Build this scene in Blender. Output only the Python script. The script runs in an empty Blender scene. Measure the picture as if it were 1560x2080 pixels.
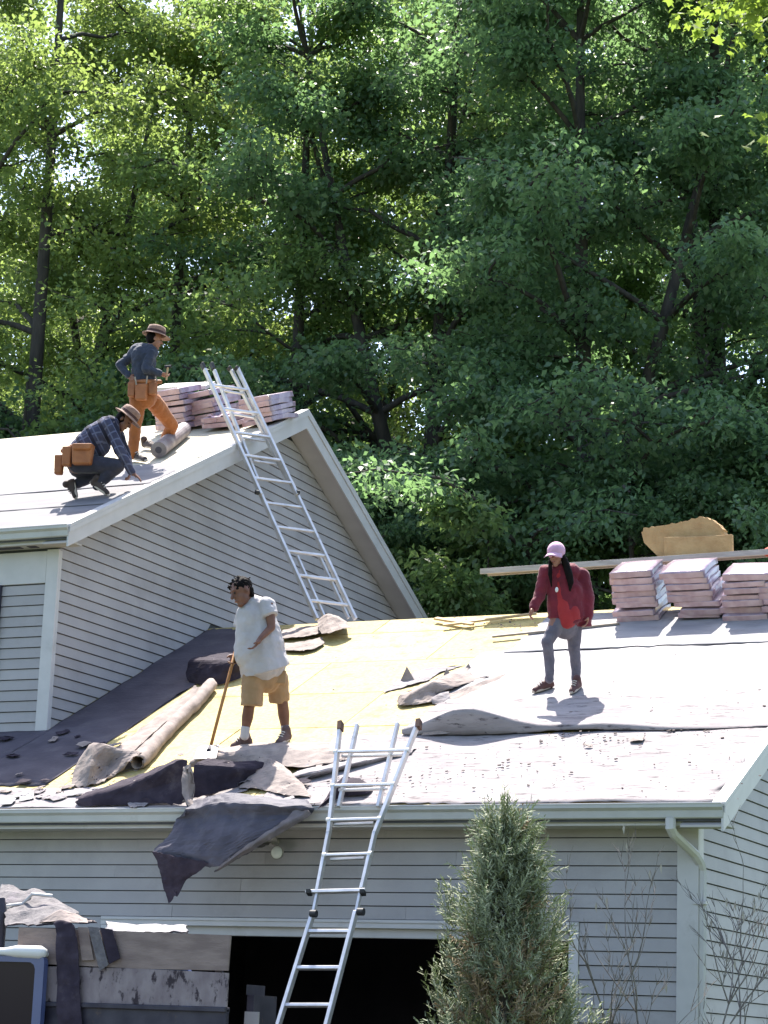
import bpy, bmesh, math, random
import numpy as np
from mathutils import Vector, Matrix, noise

# ------------------------------------------------------------------ camera, sky, sun, exposure
S = bpy.context.scene
COL = S.collection
CAM = Vector((0, 0, 1.3)); FPX = 4650.0
TH, PH, RO = (math.radians(a) for a in (25.15, 13.0, 2.13))
W_ = Vector((-math.sin(TH)*math.cos(PH), math.cos(TH)*math.cos(PH), math.sin(PH)))
R0 = Vector((math.cos(TH), math.sin(TH), 0)); U0 = R0.cross(W_)
R_ = math.cos(RO)*R0 + math.sin(RO)*U0
U_ = math.cos(RO)*U0 - math.sin(RO)*R0
cd = bpy.data.cameras.new('camera'); cam = bpy.data.objects.new('camera', cd); COL.objects.link(cam)
cd.sensor_fit = 'VERTICAL'; cd.sensor_height = 24; cd.lens = FPX/2080*24
cd.clip_start = .1; cd.clip_end = 3000
cam.matrix_world = Matrix(((R_.x, U_.x, -W_.x, CAM.x), (R_.y, U_.y, -W_.y, CAM.y), (R_.z, U_.z, -W_.z, CAM.z), (0, 0, 0, 1)))
S.camera = cam

SUN_EL, SUN_AZ = math.radians(65), math.radians(-32)
wd = bpy.data.worlds.new('World'); S.world = wd; wd.use_nodes = True
nt = wd.node_tree; bg = nt.nodes['Background']
sky = nt.nodes.new('ShaderNodeTexSky'); sky.sky_type = 'NISHITA'; sky.sun_disc = False
sky.sun_elevation = SUN_EL; sky.sun_rotation = SUN_AZ; sky.air_density = 1.0; sky.dust_density = 2.0
nt.links.new(sky.outputs[0], bg.inputs[0]); bg.inputs[1].default_value = 0.15
sl = bpy.data.lights.new('sun', 'SUN'); sl.energy = 5.0; sl.angle = math.radians(.53); sl.color = (1, .95, .87)
so = bpy.data.objects.new('sun', sl); COL.objects.link(so); so.location = (-10, 20, 40)
sdir = Vector((math.sin(SUN_AZ)*math.cos(SUN_EL), math.cos(SUN_AZ)*math.cos(SUN_EL), math.sin(SUN_EL)))
so.rotation_euler = sdir.to_track_quat('Z', 'Y').to_euler()
S.view_settings.view_transform = 'Standard'; S.view_settings.look = 'None'
S.view_settings.gamma = 1; S.view_settings.use_curve_mapping = False
S.view_settings.exposure = 1.5
S.render.engine = 'CYCLES'
S.cycles.max_bounces = 6; S.cycles.diffuse_bounces = 4; S.cycles.transmission_bounces = 4

# ------------------------------------------------------------------ helpers
def ray(x, y): return W_ + R_*((x-780)/FPX) - U_*((y-1040)/FPX)
def at(x, y, depth): return CAM + ray(x, y)*depth                 # depth along the lens axis
def onplane(x, y, p0, n):
    r = ray(x, y); n = Vector(n); return CAM + r*((Vector(p0)-CAM).dot(n)/r.dot(n))
def onY(x, y, Y): return onplane(x, y, (0, Y, 0), (0, 1, 0))
def onX(x, y, X): return onplane(x, y, (X, 0, 0), (1, 0, 0))
def depth_of(p): return (Vector(p)-CAM).dot(W_)
FWD = Vector((W_.x, W_.y, 0)).normalized()
def ground_at(x, depth): return Vector((CAM.x, CAM.y, 0)) + FWD*depth + R0*((x-780)/FPX*depth)

SL = .5; NRM = Vector((0, -SL, 1)).normalized(); UPS = Vector((0, 1, SL)).normalized()
GE = Vector((-5.82, 19.72, 3.463))         # garage eave edge (top of deck)
UE = Vector((-14.163, 21.72, 6.94))        # upper wing eave edge
def GR(x, y, lift=0): return onplane(x, y, GE+NRM*lift, NRM)
def UR(x, y, lift=0): return onplane(x, y, UE+NRM*lift, NRM)
def gz(Y): return GE.z + SL*(Y-GE.y)
def uz(Y): return UE.z + SL*(Y-UE.y)

def put(o, label=None, cat=None, group=None, kind=None):
    if label: o['label'] = label
    if cat: o['category'] = cat
    if group: o['group'] = group
    if kind: o['kind'] = kind
    return o
def thing(name, loc, label, cat, group=None):
    o = bpy.data.objects.new(name, None); COL.objects.link(o); o.location = loc
    o.empty_display_size = .2
    return put(o, label, cat, group)
def root_of(o):
    m = Vector(o.location)
    while o.parent: o = o.parent; m = m  # parts carry identity transforms
    return o
def link(o, parent):
    COL.objects.link(o)
    if parent is not None:
        o.parent = parent
        if parent.type == 'EMPTY': o.matrix_parent_inverse = Matrix.Translation(-Vector(parent.location))
    return o
class MB:
    def __init__(s): s.v = []; s.f = []
    def add(s, vs, fs):
        b = len(s.v); s.v += [Vector(v) for v in vs]; s.f += [tuple(b+i for i in f) for f in fs]; return s
    def hexa(s, p):   # 8 points: 0-3 bottom loop, 4-7 top loop
        return s.add(p, [(3,2,1,0),(4,5,6,7),(0,1,5,4),(1,2,6,5),(2,3,7,6),(3,0,4,7)])
    def box(s, a, b):
        x0,y0,z0 = a; x1,y1,z1 = b
        return s.hexa([(x0,y0,z0),(x1,y0,z0),(x1,y1,z0),(x0,y1,z0),(x0,y0,z1),(x1,y0,z1),(x1,y1,z1),(x0,y1,z1)])
    def obox(s, c, ax, ay, az):   # half-axis vectors
        c = Vector(c); ax, ay, az = Vector(ax), Vector(ay), Vector(az)
        return s.hexa([c-ax-ay-az, c+ax-ay-az, c+ax+ay-az, c-ax+ay-az, c-ax-ay+az, c+ax-ay+az, c+ax+ay+az, c-ax+ay+az])
    def prism(s, poly, ext):      # polygon (list of points) extruded by vector
        n = len(poly); ext = Vector(ext); P = [Vector(p) for p in poly]
        return s.add(P+[p+ext for p in P], [tuple(range(n))[::-1], tuple(range(n, 2*n))]+[(i, (i+1)%n, n+(i+1)%n, n+i) for i in range(n)])
    def tube(s, pts, rad, seg=8, flat=1.0, up=None, caps=True):
        pts = [Vector(p) for p in pts]; n = len(pts)
        if not hasattr(rad, '__len__'): rad = [rad]*n
        prev = None; rings = []
        for i, p in enumerate(pts):
            t = (pts[min(i+1, n-1)]-pts[max(i-1, 0)]).normalized()
            ref = Vector(up) if up is not None else (prev if prev is not None else (Vector((0,0,1)) if abs(t.z) < .9 else Vector((1,0,0))))
            a = ref - t*ref.dot(t)
            if a.length < 1e-5: a = t.orthogonal()
            a.normalize(); b = t.cross(a); prev = a
            rings.append([p + a*(rad[i]*math.cos(2*math.pi*k/seg)) + b*(rad[i]*flat*math.sin(2*math.pi*k/seg)) for k in range(seg)])
        vs = [q for r in rings for q in r]
        fs = [(i*seg+k, i*seg+(k+1)%seg, (i+1)*seg+(k+1)%seg, (i+1)*seg+k) for i in range(n-1) for k in range(seg)]
        if caps: fs += [tuple(range(seg))[::-1], tuple(range((n-1)*seg, n*seg))]
        return s.add(vs, fs)
    def ball(s, c, r, seg=12, rings=8, sc=(1,1,1), rot=None):
        vs = []; c = Vector(c)
        for j in range(1, rings):
            for k in range(seg):
                a, b = math.pi*j/rings, 2*math.pi*k/seg
                v = Vector((math.sin(a)*math.cos(b)*sc[0], math.sin(a)*math.sin(b)*sc[1], math.cos(a)*sc[2]))*r
                vs.append(c+(rot @ v if rot else v))
        t = Vector((0,0,sc[2]*r)); vs += [c+(rot @ t if rot else t), c-(rot @ t if rot else t)]
        fs = [(j*seg+k, (j+1)*seg+k, (j+1)*seg+(k+1)%seg, j*seg+(k+1)%seg) for j in range(rings-2) for k in range(seg)]
        T = (rings-1)*seg
        fs += [(T, k, (k+1)%seg) for k in range(seg)] + [(T+1, (rings-2)*seg+(k+1)%seg, (rings-2)*seg+k) for k in range(seg)]
        return s.add(vs, fs)
    def build(s, name, mat, parent=None, smooth=False, bevel=0, kind=None):
        me = bpy.data.meshes.new(name); me.from_pydata([tuple(v) for v in s.v], [], s.f)
        bm = bmesh.new(); bm.from_mesh(me); bmesh.ops.recalc_face_normals(bm, faces=bm.faces); bm.to_mesh(me); bm.free()
        if smooth: me.polygons.foreach_set('use_smooth', [True]*len(me.polygons))
        me.materials.append(mat)
        o = bpy.data.objects.new(name, me); link(o, parent)
        if bevel:
            m = o.modifiers.new('bevel', 'BEVEL'); m.width = bevel; m.segments = 2; m.limit_method = 'ANGLE'
        if kind: o['kind'] = kind
        return o
def np_obj(name, V, F, mat, parent=None, smooth=False):
    V = np.asarray(V, np.float32); F = np.asarray(F, np.int32); k = F.shape[1]
    me = bpy.data.meshes.new(name); me.vertices.add(len(V)); me.vertices.foreach_set('co', V.ravel())
    me.loops.add(F.size); me.loops.foreach_set('vertex_index', F.ravel())
    me.polygons.add(len(F)); me.polygons.foreach_set('loop_start', np.arange(0, F.size, k, dtype=np.int32))
    me.update(calc_edges=True)
    if smooth: me.polygons.foreach_set('use_smooth', np.ones(len(F), bool))
    me.materials.append(mat); o = bpy.data.objects.new(name, me); return link(o, parent)

# ------------------------------------------------------------------ materials
def mat(name, c1, c2=None, rough=.7, scale=6.0, detail=6, bump=0.0, bscale=None, metal=0.0, stretch=None, spec=.4,
        c3=None, c3scale=2.0, c3lo=.55, c3hi=.7, coat=0, rand=0.0, alpha=None, sheen=0):
    m = bpy.data.materials.new(name); m.use_nodes = True; n = m.node_tree.nodes; l = m.node_tree.links
    b = n['Principled BSDF']; b.inputs['Roughness'].default_value = rough; b.inputs['Metallic'].default_value = metal
    b.inputs['Specular IOR Level'].default_value = spec
    if coat: b.inputs['Coat Weight'].default_value = coat; b.inputs['Coat Roughness'].default_value = .15
    if sheen: b.inputs['Sheen Weight'].default_value = sheen
    tc = n.new('ShaderNodeTexCoord'); mp = n.new('ShaderNodeMapping'); l.new(tc.outputs['Object'], mp.inputs[0])
    if stretch: mp.inputs['Scale'].default_value = stretch
    c1 = (*c1, 1); c2 = (*(c2 or c1[:3]), 1)
    no = n.new('ShaderNodeTexNoise'); no.inputs['Scale'].default_value = scale; no.inputs['Detail'].default_value = detail
    l.new(mp.outputs[0], no.inputs['Vector'])
    mx = n.new('ShaderNodeMix'); mx.data_type = 'RGBA'; mx.inputs[6].default_value = c1; mx.inputs[7].default_value = c2
    rp = n.new('ShaderNodeValToRGB'); rp.color_ramp.elements[0].position = .35; rp.color_ramp.elements[1].position = .65
    l.new(no.outputs['Fac'], rp.inputs[0]); l.new(rp.outputs[0], mx.inputs[0]); out = mx.outputs[2]
    if c3:
        n3 = n.new('ShaderNodeTexNoise'); n3.inputs['Scale'].default_value = c3scale; n3.inputs['Detail'].default_value = 8
        n3.inputs['Roughness'].default_value = .7; l.new(mp.outputs[0], n3.inputs['Vector'])
        r3 = n.new('ShaderNodeValToRGB'); r3.color_ramp.elements[0].position = c3lo; r3.color_ramp.elements[1].position = c3hi
        l.new(n3.outputs['Fac'], r3.inputs[0]); m3 = n.new('ShaderNodeMix'); m3.data_type = 'RGBA'
        l.new(r3.outputs[0], m3.inputs[0]); l.new(out, m3.inputs[6]); m3.inputs[7].default_value = (*c3, 1); out = m3.outputs[2]
    if rand:
        oi = n.new('ShaderNodeObjectInfo'); hs = n.new('ShaderNodeHueSaturation'); mr = n.new('ShaderNodeMapRange')
        mr.inputs[3].default_value = 1-rand; mr.inputs[4].default_value = 1+rand
        l.new(oi.outputs['Random'], mr.inputs[0]); l.new(mr.outputs[0], hs.inputs['Value']); l.new(out, hs.inputs['Color']); out = hs.outputs[0]
    l.new(out, b.inputs['Base Color'])
    if bump:
        nb = n.new('ShaderNodeTexNoise'); nb.inputs['Scale'].default_value = bscale or scale*4; nb.inputs['Detail'].default_value = 5
        l.new(mp.outputs[0], nb.inputs['Vector']); bp = n.new('ShaderNodeBump'); bp.inputs['Strength'].default_value = bump
        bp.inputs['Distance'].default_value = .02; l.new(nb.outputs['Fac'], bp.inputs['Height']); l.new(bp.outputs[0], b.inputs['Normal'])
    return m
def leaf_mat(name, dark, mid, lite, trans, tw=.45, rough=.55):
    m = bpy.data.materials.new(name); m.use_nodes = True; n = m.node_tree.nodes; l = m.node_tree.links
    b = n['Principled BSDF']; b.inputs['Roughness'].default_value = rough; b.inputs['Specular IOR Level'].default_value = .35
    g = n.new('ShaderNodeNewGeometry'); rp = n.new('ShaderNodeValToRGB'); e = rp.color_ramp.elements
    e[0].color = (*dark, 1); e[1].color = (*lite, 1); k = e.new(.5); k.color = (*mid, 1)
    oi = n.new('ShaderNodeObjectInfo')
    l.new(g.outputs['Random Per Island'], rp.inputs[0]); 
    hs = n.new('ShaderNodeHueSaturation'); mr = n.new('ShaderNodeMapRange'); mr.inputs[3].default_value = .485; mr.inputs[4].default_value = .515
    l.new(oi.outputs['Random'], mr.inputs[0]); l.new(mr.outputs[0], hs.inputs['Hue']); l.new(rp.outputs[0], hs.inputs['Color'])
    l.new(hs.outputs[0], b.inputs['Base Color'])
    t = n.new('ShaderNodeBsdfTranslucent'); mt = n.new('ShaderNodeMix'); mt.data_type = 'RGBA'; mt.blend_type = 'MULTIPLY'
    mt.inputs[0].default_value = 0; mt.inputs[6].default_value = (*trans, 1)
    l.new(mt.outputs[2], t.inputs[0])
    ms = n.new('ShaderNodeMixShader'); ms.inputs[0].default_value = tw
    l.new(b.outputs[0], ms.inputs[1]); l.new(t.outputs[0], ms.inputs[2]); l.new(ms.outputs[0], n['Material Output'].inputs[0])
    return m
M = {}
M['siding'] = mat('siding', (.318,.296,.296), (.358,.333,.332), .55, 2.2, bump=.06, bscale=60, rand=.045, c3=(.245,.225,.22), c3scale=1.6, c3lo=.5, c3hi=.85)
M['shade_felt'] = mat('felt_painted_shade', (.050,.042,.058), (.078,.067,.085), .8, 3, bump=.25, bscale=20, c3=(.10,.088,.10), c3scale=2.5, c3lo=.55, c3hi=.75)  # felt darkened so the shadow of the upper wing is in its colour
M['sheath'] = mat('lap_shade_sheathing', (.06,.06,.07), (.09,.09,.1), .9, 4)  # backing darkened so the siding grooves carry the shade under each lap
M['trim'] = mat('white_trim', (.46,.44,.435), (.51,.485,.48), .5, 4, rand=.02, c3=(.34,.32,.30), c3scale=3, c3lo=.6, c3hi=.85)
M['soffit'] = mat('soffit', (.38,.35,.33), (.42,.39,.37), .6, 3)
M['gutter'] = mat('gutter_paint', (.38,.37,.35), (.43,.42,.40), .4, 3, c3=(.33,.31,.28), c3scale=4, c3lo=.58, c3hi=.8)
M['osb'] = mat('osb_deck', (.37,.285,.105), (.47,.38,.165), .8, 24, bump=.2, bscale=60, rand=.14, c3=(.25,.165,.05), c3scale=3.5, c3lo=.52, c3hi=.72)
M['ply'] = mat('bleached_plywood', (.46,.41,.30), (.56,.51,.40), .8, 14, bump=.15, bscale=50, rand=.08, c3=(.38,.31,.18), c3scale=2.5, c3lo=.5, c3hi=.75, stretch=(.5,1.5,1.5))
M['felt_mid'] = mat('mid_grey_underlayment', (.15,.14,.148), (.20,.188,.196), .85, 3, bump=.15, bscale=30, rand=.08, c3=(.12,.11,.117), c3scale=6, c3lo=.55, c3hi=.75, stretch=(.4,1.5,1.5))
M['sheet_blue'] = mat('blue_black_felt', (.052,.047,.066), (.078,.072,.095), .75, 5, bump=.35, bscale=18, c3=(.11,.10,.115), c3scale=3, c3lo=.58, c3hi=.8)
M['felt_old'] = mat('weathered_felt', (.20,.175,.18), (.30,.27,.275), .9, 5, bump=.25, bscale=40, c3=(.055,.045,.05), c3scale=13, c3lo=.55, c3hi=.66, rand=.06, stretch=(.35,1.5,1.5))
M['felt_grey'] = mat('grey_underlayment', (.23,.215,.225), (.30,.285,.29), .8, 3, bump=.15, bscale=30, rand=.05, c3=(.17,.155,.16), c3scale=5, c3lo=.55, c3hi=.75, stretch=(.5,1.4,1.4))
M['felt_black'] = mat('black_felt', (.026,.020,.030), (.046,.036,.050), .85, 6, bump=.4, bscale=20, rand=.1, spec=.12, c3=(.085,.07,.08), c3scale=3, c3lo=.58, c3hi=.78)
M['felt_tan'] = mat('dusty_felt_back', (.30,.245,.22), (.21,.17,.155), .9, 7, bump=.25, bscale=35, c3=(.16,.13,.13), c3scale=5, c3lo=.55, c3hi=.75)
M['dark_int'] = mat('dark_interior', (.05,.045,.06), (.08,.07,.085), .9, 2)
M['glass'] = mat('dark_glass', (.012,.008,.014), rough=.12, spec=.25)
M['bark'] = mat('bark', (.035,.03,.027), (.07,.06,.05), .95, 9, bump=.6, bscale=25, stretch=(1,1,.25))
M['grass'] = mat('grass', (.05,.08,.025), (.08,.11,.04), .95, 2, bump=.3)
M['asphalt'] = mat('asphalt', (.05,.05,.052), (.075,.073,.07), .9, 14, bump=.2)
M['alum'] = mat('aluminium', (.56,.54,.53), (.68,.66,.65), .38, 9, metal=.6, c3=(.32,.31,.32), c3scale=7, c3lo=.6, c3hi=.75)
M['black_plastic'] = mat('black_plastic', (.02,.02,.022), rough=.5)

# ------------------------------------------------------------------ ground
g = MB()
nx, ny = 40, 40
xs = [-400+800*i/nx for i in range(nx+1)]; ys = [-120+820*i/ny for i in range(ny+1)]
g.add([(x, y, -.004-.03*max(0, 18-y) if y < 18 else -.004) for y in ys for x in xs],
      [(j*(nx+1)+i, j*(nx+1)+i+1, (j+1)*(nx+1)+i+1, (j+1)*(nx+1)+i) for j in range(ny) for i in range(nx)])
put(g.build('ground', M['grass'], smooth=True), kind='structure')
d = MB(); ys = [20.1, 18.5, 17, 15, 12, 9, 6, 2, -2]
vs = []
for y in ys:
    z = (0 if y >= 18 else -.03*(18-y))+.006
    vs += [(-13.6, y, z), (-6.9, y, z)]
d.add(vs, [(2*i, 2*i+1, 2*i+3, 2*i+2) for i in range(len(ys)-1)])
put(d.build('driveway', M['asphalt']), kind='structure')

# ------------------------------------------------------------------ house
house = thing('house', (-12, 24, 0), 'grey sided house with low garage wing and taller gabled wing behind it', 'house')
GY, GX = 20.172, -6.222          # garage front wall, right wall
GRY = 25.7; GRZ = gz(GRY); GBY = 2*GRY-GE.y
UX, UY = -14.513, 22.03          # upper wing gable wall, front wall
URY = 27.53; URZ = uz(URY); UBY = 2*URY-UE.y
EXP = .129; LEFT = -23.0

def board_x(par, X0, X1, Y, z0, h=EXP):           # lap board on a wall facing -Y
    b = MB(); zt = z0+h-.010
    prof = [(-.026, z0), (-.004, z0), (-.004, zt), (-.012, zt)]
    b.prism([(X0, Y+o, z) for o, z in prof], (X1-X0, 0, 0)); return b.build('siding_board', M['siding'], par)
def board_y(par, X, Ya0, Ya1, Yb0, Yb1, z0, h=EXP):   # on a wall facing +X; ends may slope
    zt = z0+h-.010
    P = [(X+.026, Ya0, z0), (X+.004, Ya0, z0), (X+.004, Yb0, zt), (X+.012, Yb0, zt),
         (X+.026, Ya1, z0), (X+.004, Ya1, z0), (X+.004, Yb1, zt), (X+.012, Yb1, zt)]
    b = MB(); b.add(P, [(0,1,2,3),(7,6,5,4),(0,4,5,1),(1,5,6,2),(2,6,7,3),(3,7,4,0)]); return b.build('siding_board', M['siding'], par)

# garage front wall
OX0, OX1, OZ = -12.35, -7.42, 2.345      # door opening
w = MB(); w.box((LEFT, GY, 2.36), (GX-.02, GY+.14, 3.44)); w.box((OX1+.02, GY, 0), (GX-.02, GY+.14, 2.358)); w.box((LEFT, GY, 0), (OX0-.02, GY+.14, 2.358))
fw = w.build('garage_front_wall', M['sheath'], house)
z = 2.432
rj = random.Random(6); row_ = 0
while z < 3.25:
    xs_ = [LEFT]+[x_ for x_ in (-18.4+rj.uniform(-1, 1), -14.9+rj.uniform(-1, 1), -11.6+rj.uniform(-1.2, 1.2), -8.6+rj.uniform(-1, 1))]+[GX-.16]
    for xa_, xb_ in zip(xs_, xs_[1:]): board_x(fw, xa_+.0015, xb_-.0015, GY+rj.uniform(-.0015, .0015), z, min(EXP, 3.30-z))
    z += EXP
z = 2.432-EXP
while z > -.1: board_x(fw, OX1+.10, GX-.16, GY, max(z, .01), EXP if z > .01 else EXP+z); board_x(fw, LEFT, OX0-.10, GY, max(z, .01), EXP if z > .01 else EXP+z); z -= EXP
# opening trim
t = MB(); t.box((OX0-.10, GY-.035, OZ), (OX1+.095, GY-.002, OZ+.082)); t.box((OX0-.09, GY-.048, OZ+.05), (OX1+.088, GY-.035, OZ+.08))
hd = t.build('door_head_trim', M['trim'], house, bevel=.004)
for a, b_ in ((OX1, OX1+.095), (OX0-.095, OX0)):
    t = MB(); t.box((a, GY-.033, 0), (b_, GY+.0, OZ-.002)); t.build('door_jamb', M['trim'], house, bevel=.004)
t = MB(); t.box((OX0+.02, GY+.04, OZ-.09), (OX1-.02, GY+.09, OZ+.03)); t.build('raised_garage_door', M['trim'], house, bevel=.01)
# interior of garage
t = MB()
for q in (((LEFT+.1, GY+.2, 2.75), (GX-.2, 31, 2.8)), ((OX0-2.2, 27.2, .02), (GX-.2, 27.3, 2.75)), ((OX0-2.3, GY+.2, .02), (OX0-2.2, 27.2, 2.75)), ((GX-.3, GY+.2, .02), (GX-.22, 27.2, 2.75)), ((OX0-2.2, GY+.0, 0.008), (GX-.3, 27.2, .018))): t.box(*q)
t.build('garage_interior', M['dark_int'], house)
# right gable wall of garage
w = MB(); w.prism([(GX-.016, GY+.0, 0), (GX-.016, 31.2, 0), (GX-.016, 31.2, gz(GE.y)+.05), (GX-.016, GRY, GRZ-.35), (GX-.016, GY+.0, gz(GY)-.25)], (-.12, 0, 0))
rw = w.build('garage_gable_wall', M['sheath'], house)
z = .003
def g_under(Y): return (gz(Y) if Y < GRY else 2*GRZ-gz(Y))-.20
z = 2.432-18*EXP
while z < GRZ-.4:
    zt = z+EXP
    def lim(zz):
        y0 = GE.y+(zz+.20-GE.z)/SL; return max(GY+.10, y0), min(31.15, 2*GRY-y0)
    a0, a1 = lim(z); b0, b1 = lim(zt)
    if b1-b0 > .05: board_y(rw, GX, a0, a1, b0, b1, z)
    z += EXP
t = MB(); t.box((GX-.165, GY-.034, 0), (GX+.036, GY+.004, 3.33)); t.build('corner_board', M['trim'], house, bevel=.004)
t = MB(); t.box((GX+.0, GY+.006, 0), (GX+.036, GY+.13, 3.32)); t.build('corner_board', M['trim'], house, bevel=.004)
# upper wing walls
w = MB(); w.prism([(UX-.012, UY+.01, 3.2), (UX-.012, 33, 3.2), (UX-.012, 33, uz(UE.y)-.1), (UX-.012, URY, URZ-.3), (UX-.012, UY+.01, uz(UY)-.25)], (-.14, 0, 0))
uw = w.build('upper_gable_wall', M['sheath'], house)
EXU = .1245; z = 4.40
while z < URZ-.35:
    zt = z+EXU
    def lim(zz):
        y0 = UE.y+(zz+.22-UE.z)/SL
        ya = max(UY+.03, y0)
        yr = GE.y+(zz-GE.z)/SL       # garage roof cuts the lower boards
        if zz < GRZ: return ya, min(yr, 33), 2*GRY-yr
        return ya, min(32.95, 2*URY-y0), None
    a0, a1, c0 = lim(z); b0, b1, d0 = lim(zt)
    if c0 is None: 
        if b1-b0 > .04: board_y(uw, UX, a0, a1, b0, b1, z, EXU)
    else:
        yr1 = min(b1, 33) if d0 is not None else GRY
        if a1-a0 > .03: board_y(uw, UX, a0, a1, b0, max(yr1, a1), z, EXU)
    z += EXU
w = MB(); w.box((LEFT, UY, 4.3), (UX-.03, UY+.14, 6.75)); ufw = w.build('upper_front_wall', M['sheath'], house)
z = 4.47
while z < 6.30: board_x(ufw, LEFT, UX-.10, UY, z, min(EXU, 6.335-z)); z += EXU
t = MB(); t.box((LEFT, UY-.034, 6.34), (UX-.127, UY-.002, 6.72)); t.build('frieze_board', M['trim'], house, bevel=.004)
t = MB(); t.box((UX-.125, UY-.036, 4.58), (UX+.036, UY-.002, 6.735)); t.build('corner_board', M['trim'], house, bevel=.004)
t = MB(); t.box((UX-.0, UY+.0, 4.60), (UX+.034, UY+.045, 6.72)); t.build('corner_board', M['trim'], house, bevel=.004)
wx = onY(7, 1200, UY).x
wn = MB(); wn.box((wx-1.1, UY-.05, 5.3), (wx-.06, UY-.03, 6.30)); wn_ = wn.build('window', M['glass'], house)
t = MB()
for q in (((wx-.06, UY-.07, 5.25), (wx, UY-.026, 6.335)), ((wx-1.16, UY-.07, 5.25), (wx-1.102, UY-.026, 6.335)), ((wx-1.1, UY-.068, 5.25), (wx-.062, UY-.026, 5.3))): t.box(*q)
t.build('window_frame', mat('dark_window_frame', (.03,.03,.05), rough=.4), wn_)

# roofs -------------------------------------------------------------
def slab(P0, P1, t0, t1, n):   # P0..P1 rectangle given by two edges (list of 4 pts), thickness range along n
    return [p+n*t0 for p in P0], [p+n*t1 for p in P0]
def roof(name, X0, X1, E, RY, RZ, label):
    z = lambda Y: E.z+SL*(Y-E.y)
    b = MB(); BY = 2*RY-E.y
    prof = [(E.y, E.z-.030), (RY, RZ-.030), (BY, E.z-.030), (BY, E.z-.16), (RY, RZ-.16), (E.y, E.z-.16)]
    b.prism([(X0+.03, y, zz) for y, zz in prof], (X1-X0-.06, 0, 0))
    return b.build(name, M['sheath'], house)
groof = roof('garage_roof', LEFT, GE.x, GE, GRY, GRZ, '')
uroof = roof('upper_roof', LEFT-1, UE.x, UE, URY, URZ, '')
def panels(par, X0, X1, E, RY, mt, seed):
    rnd = random.Random(seed); L = math.hypot(RY-E.y, SL*(RY-E.y)); v = 0; row = 0
    while v < L-.01:
        v1 = min(v+1.22, L); x = X1
        first = 2.44 if row % 2 == 0 else 1.22
        while x > X0+.01:
            x0 = max(x-first, X0); first = 2.44
            a = Vector((0, E.y, E.z))+UPS*v; c = Vector((0, E.y, E.z))+UPS*v1
            dz = rnd.uniform(-.002, .002); gp = .006
            b = MB(); b.hexa([Vector((x0+gp, 0, 0))+a+UPS*gp+NRM*(-.028), Vector((x-gp, 0, 0))+a+UPS*gp+NRM*(-.028), Vector((x-gp, 0, 0))+c-UPS*gp+NRM*(-.028), Vector((x0+gp, 0, 0))+c-UPS*gp+NRM*(-.028),
                              Vector((x0+gp, 0, 0))+a+UPS*gp+NRM*dz, Vector((x-gp, 0, 0))+a+UPS*gp+NRM*dz, Vector((x-gp, 0, 0))+c-UPS*gp+NRM*dz, Vector((x0+gp, 0, 0))+c-UPS*gp+NRM*dz])
            b.build('deck_panel', mt, par); x = x0
        v = v1; row += 1
panels(groof, -20.6, GE.x, GE, GRY, M['osb'], 1)
panels(uroof, -21.6, UE.x, UE, URY, M['ply'], 2)
# rear slopes get simple covering
for E, RY, RZ, X0, X1, par in ((GE, GRY, GRZ, LEFT, GE.x, groof), (UE, URY, URZ, LEFT-1, UE.x, uroof)):
    b = MB(); BY = 2*RY-E.y; n2 = Vector((0, SL, 1)).normalized()
    b.hexa([Vector((X0, RY+.01, RZ-.03)), Vector((X1, RY+.01, RZ-.03)), Vector((X1, BY, E.z-.03)), Vector((X0, BY, E.z-.03)),
            Vector((X0, RY+.01, RZ+.002)), Vector((X1, RY+.01, RZ+.002)), Vector((X1, BY, E.z+.002)), Vector((X0, BY, E.z+.002))])
    b.build('rear_slope_cover', M['felt_grey'], par)
# rake boards and rake soffits
def rake(E, RY, RZ, X, wallX, h, par):
    BY = 2*RY-E.y
    for s in (0, 1):
        ya, yb = (E.y-.03, RY) if s == 0 else (BY+.03, RY)
        za = E.z-.015; 
        b = MB(); sh = .004
        b.prism([(X, ya, za-.028), (X, yb, RZ-.028+.0), (X, yb, RZ-.028-h), (X, ya, za-.028-h)], (-.022, 0, 0)); b.build('rake_board', M['trim'], par)
        b = MB(); b.prism([(X+.004, ya, za-.02), (X+.004, yb, RZ-.005), (X+.004, yb, RZ-.06), (X+.004, ya, za-.075)], (.012, 0, 0)); b.prism([(X+.016, ya, za+.022), (X+.016, yb, RZ+.037), (X+.016, yb, RZ-.003), (X+.016, ya, za-.018)], (-.12 if s == 0 else -.02, 0, 0)); b.build('drip_edge', M['trim'], par)
        b = MB(); b.prism([(X-.024, ya, za-.14-.04), (X-.024, yb, RZ-.14-.04), (X-.024, yb, RZ-.16-.04), (X-.024, ya, za-.16-.04)], (wallX-X+.027, 0, 0)); b.build('rake_soffit', M['soffit'], par)
rake(GE, GRY, GRZ, GE.x, GX, .21, groof); rake(UE, URY, URZ, UE.x, UX, .215, uroof)
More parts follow.
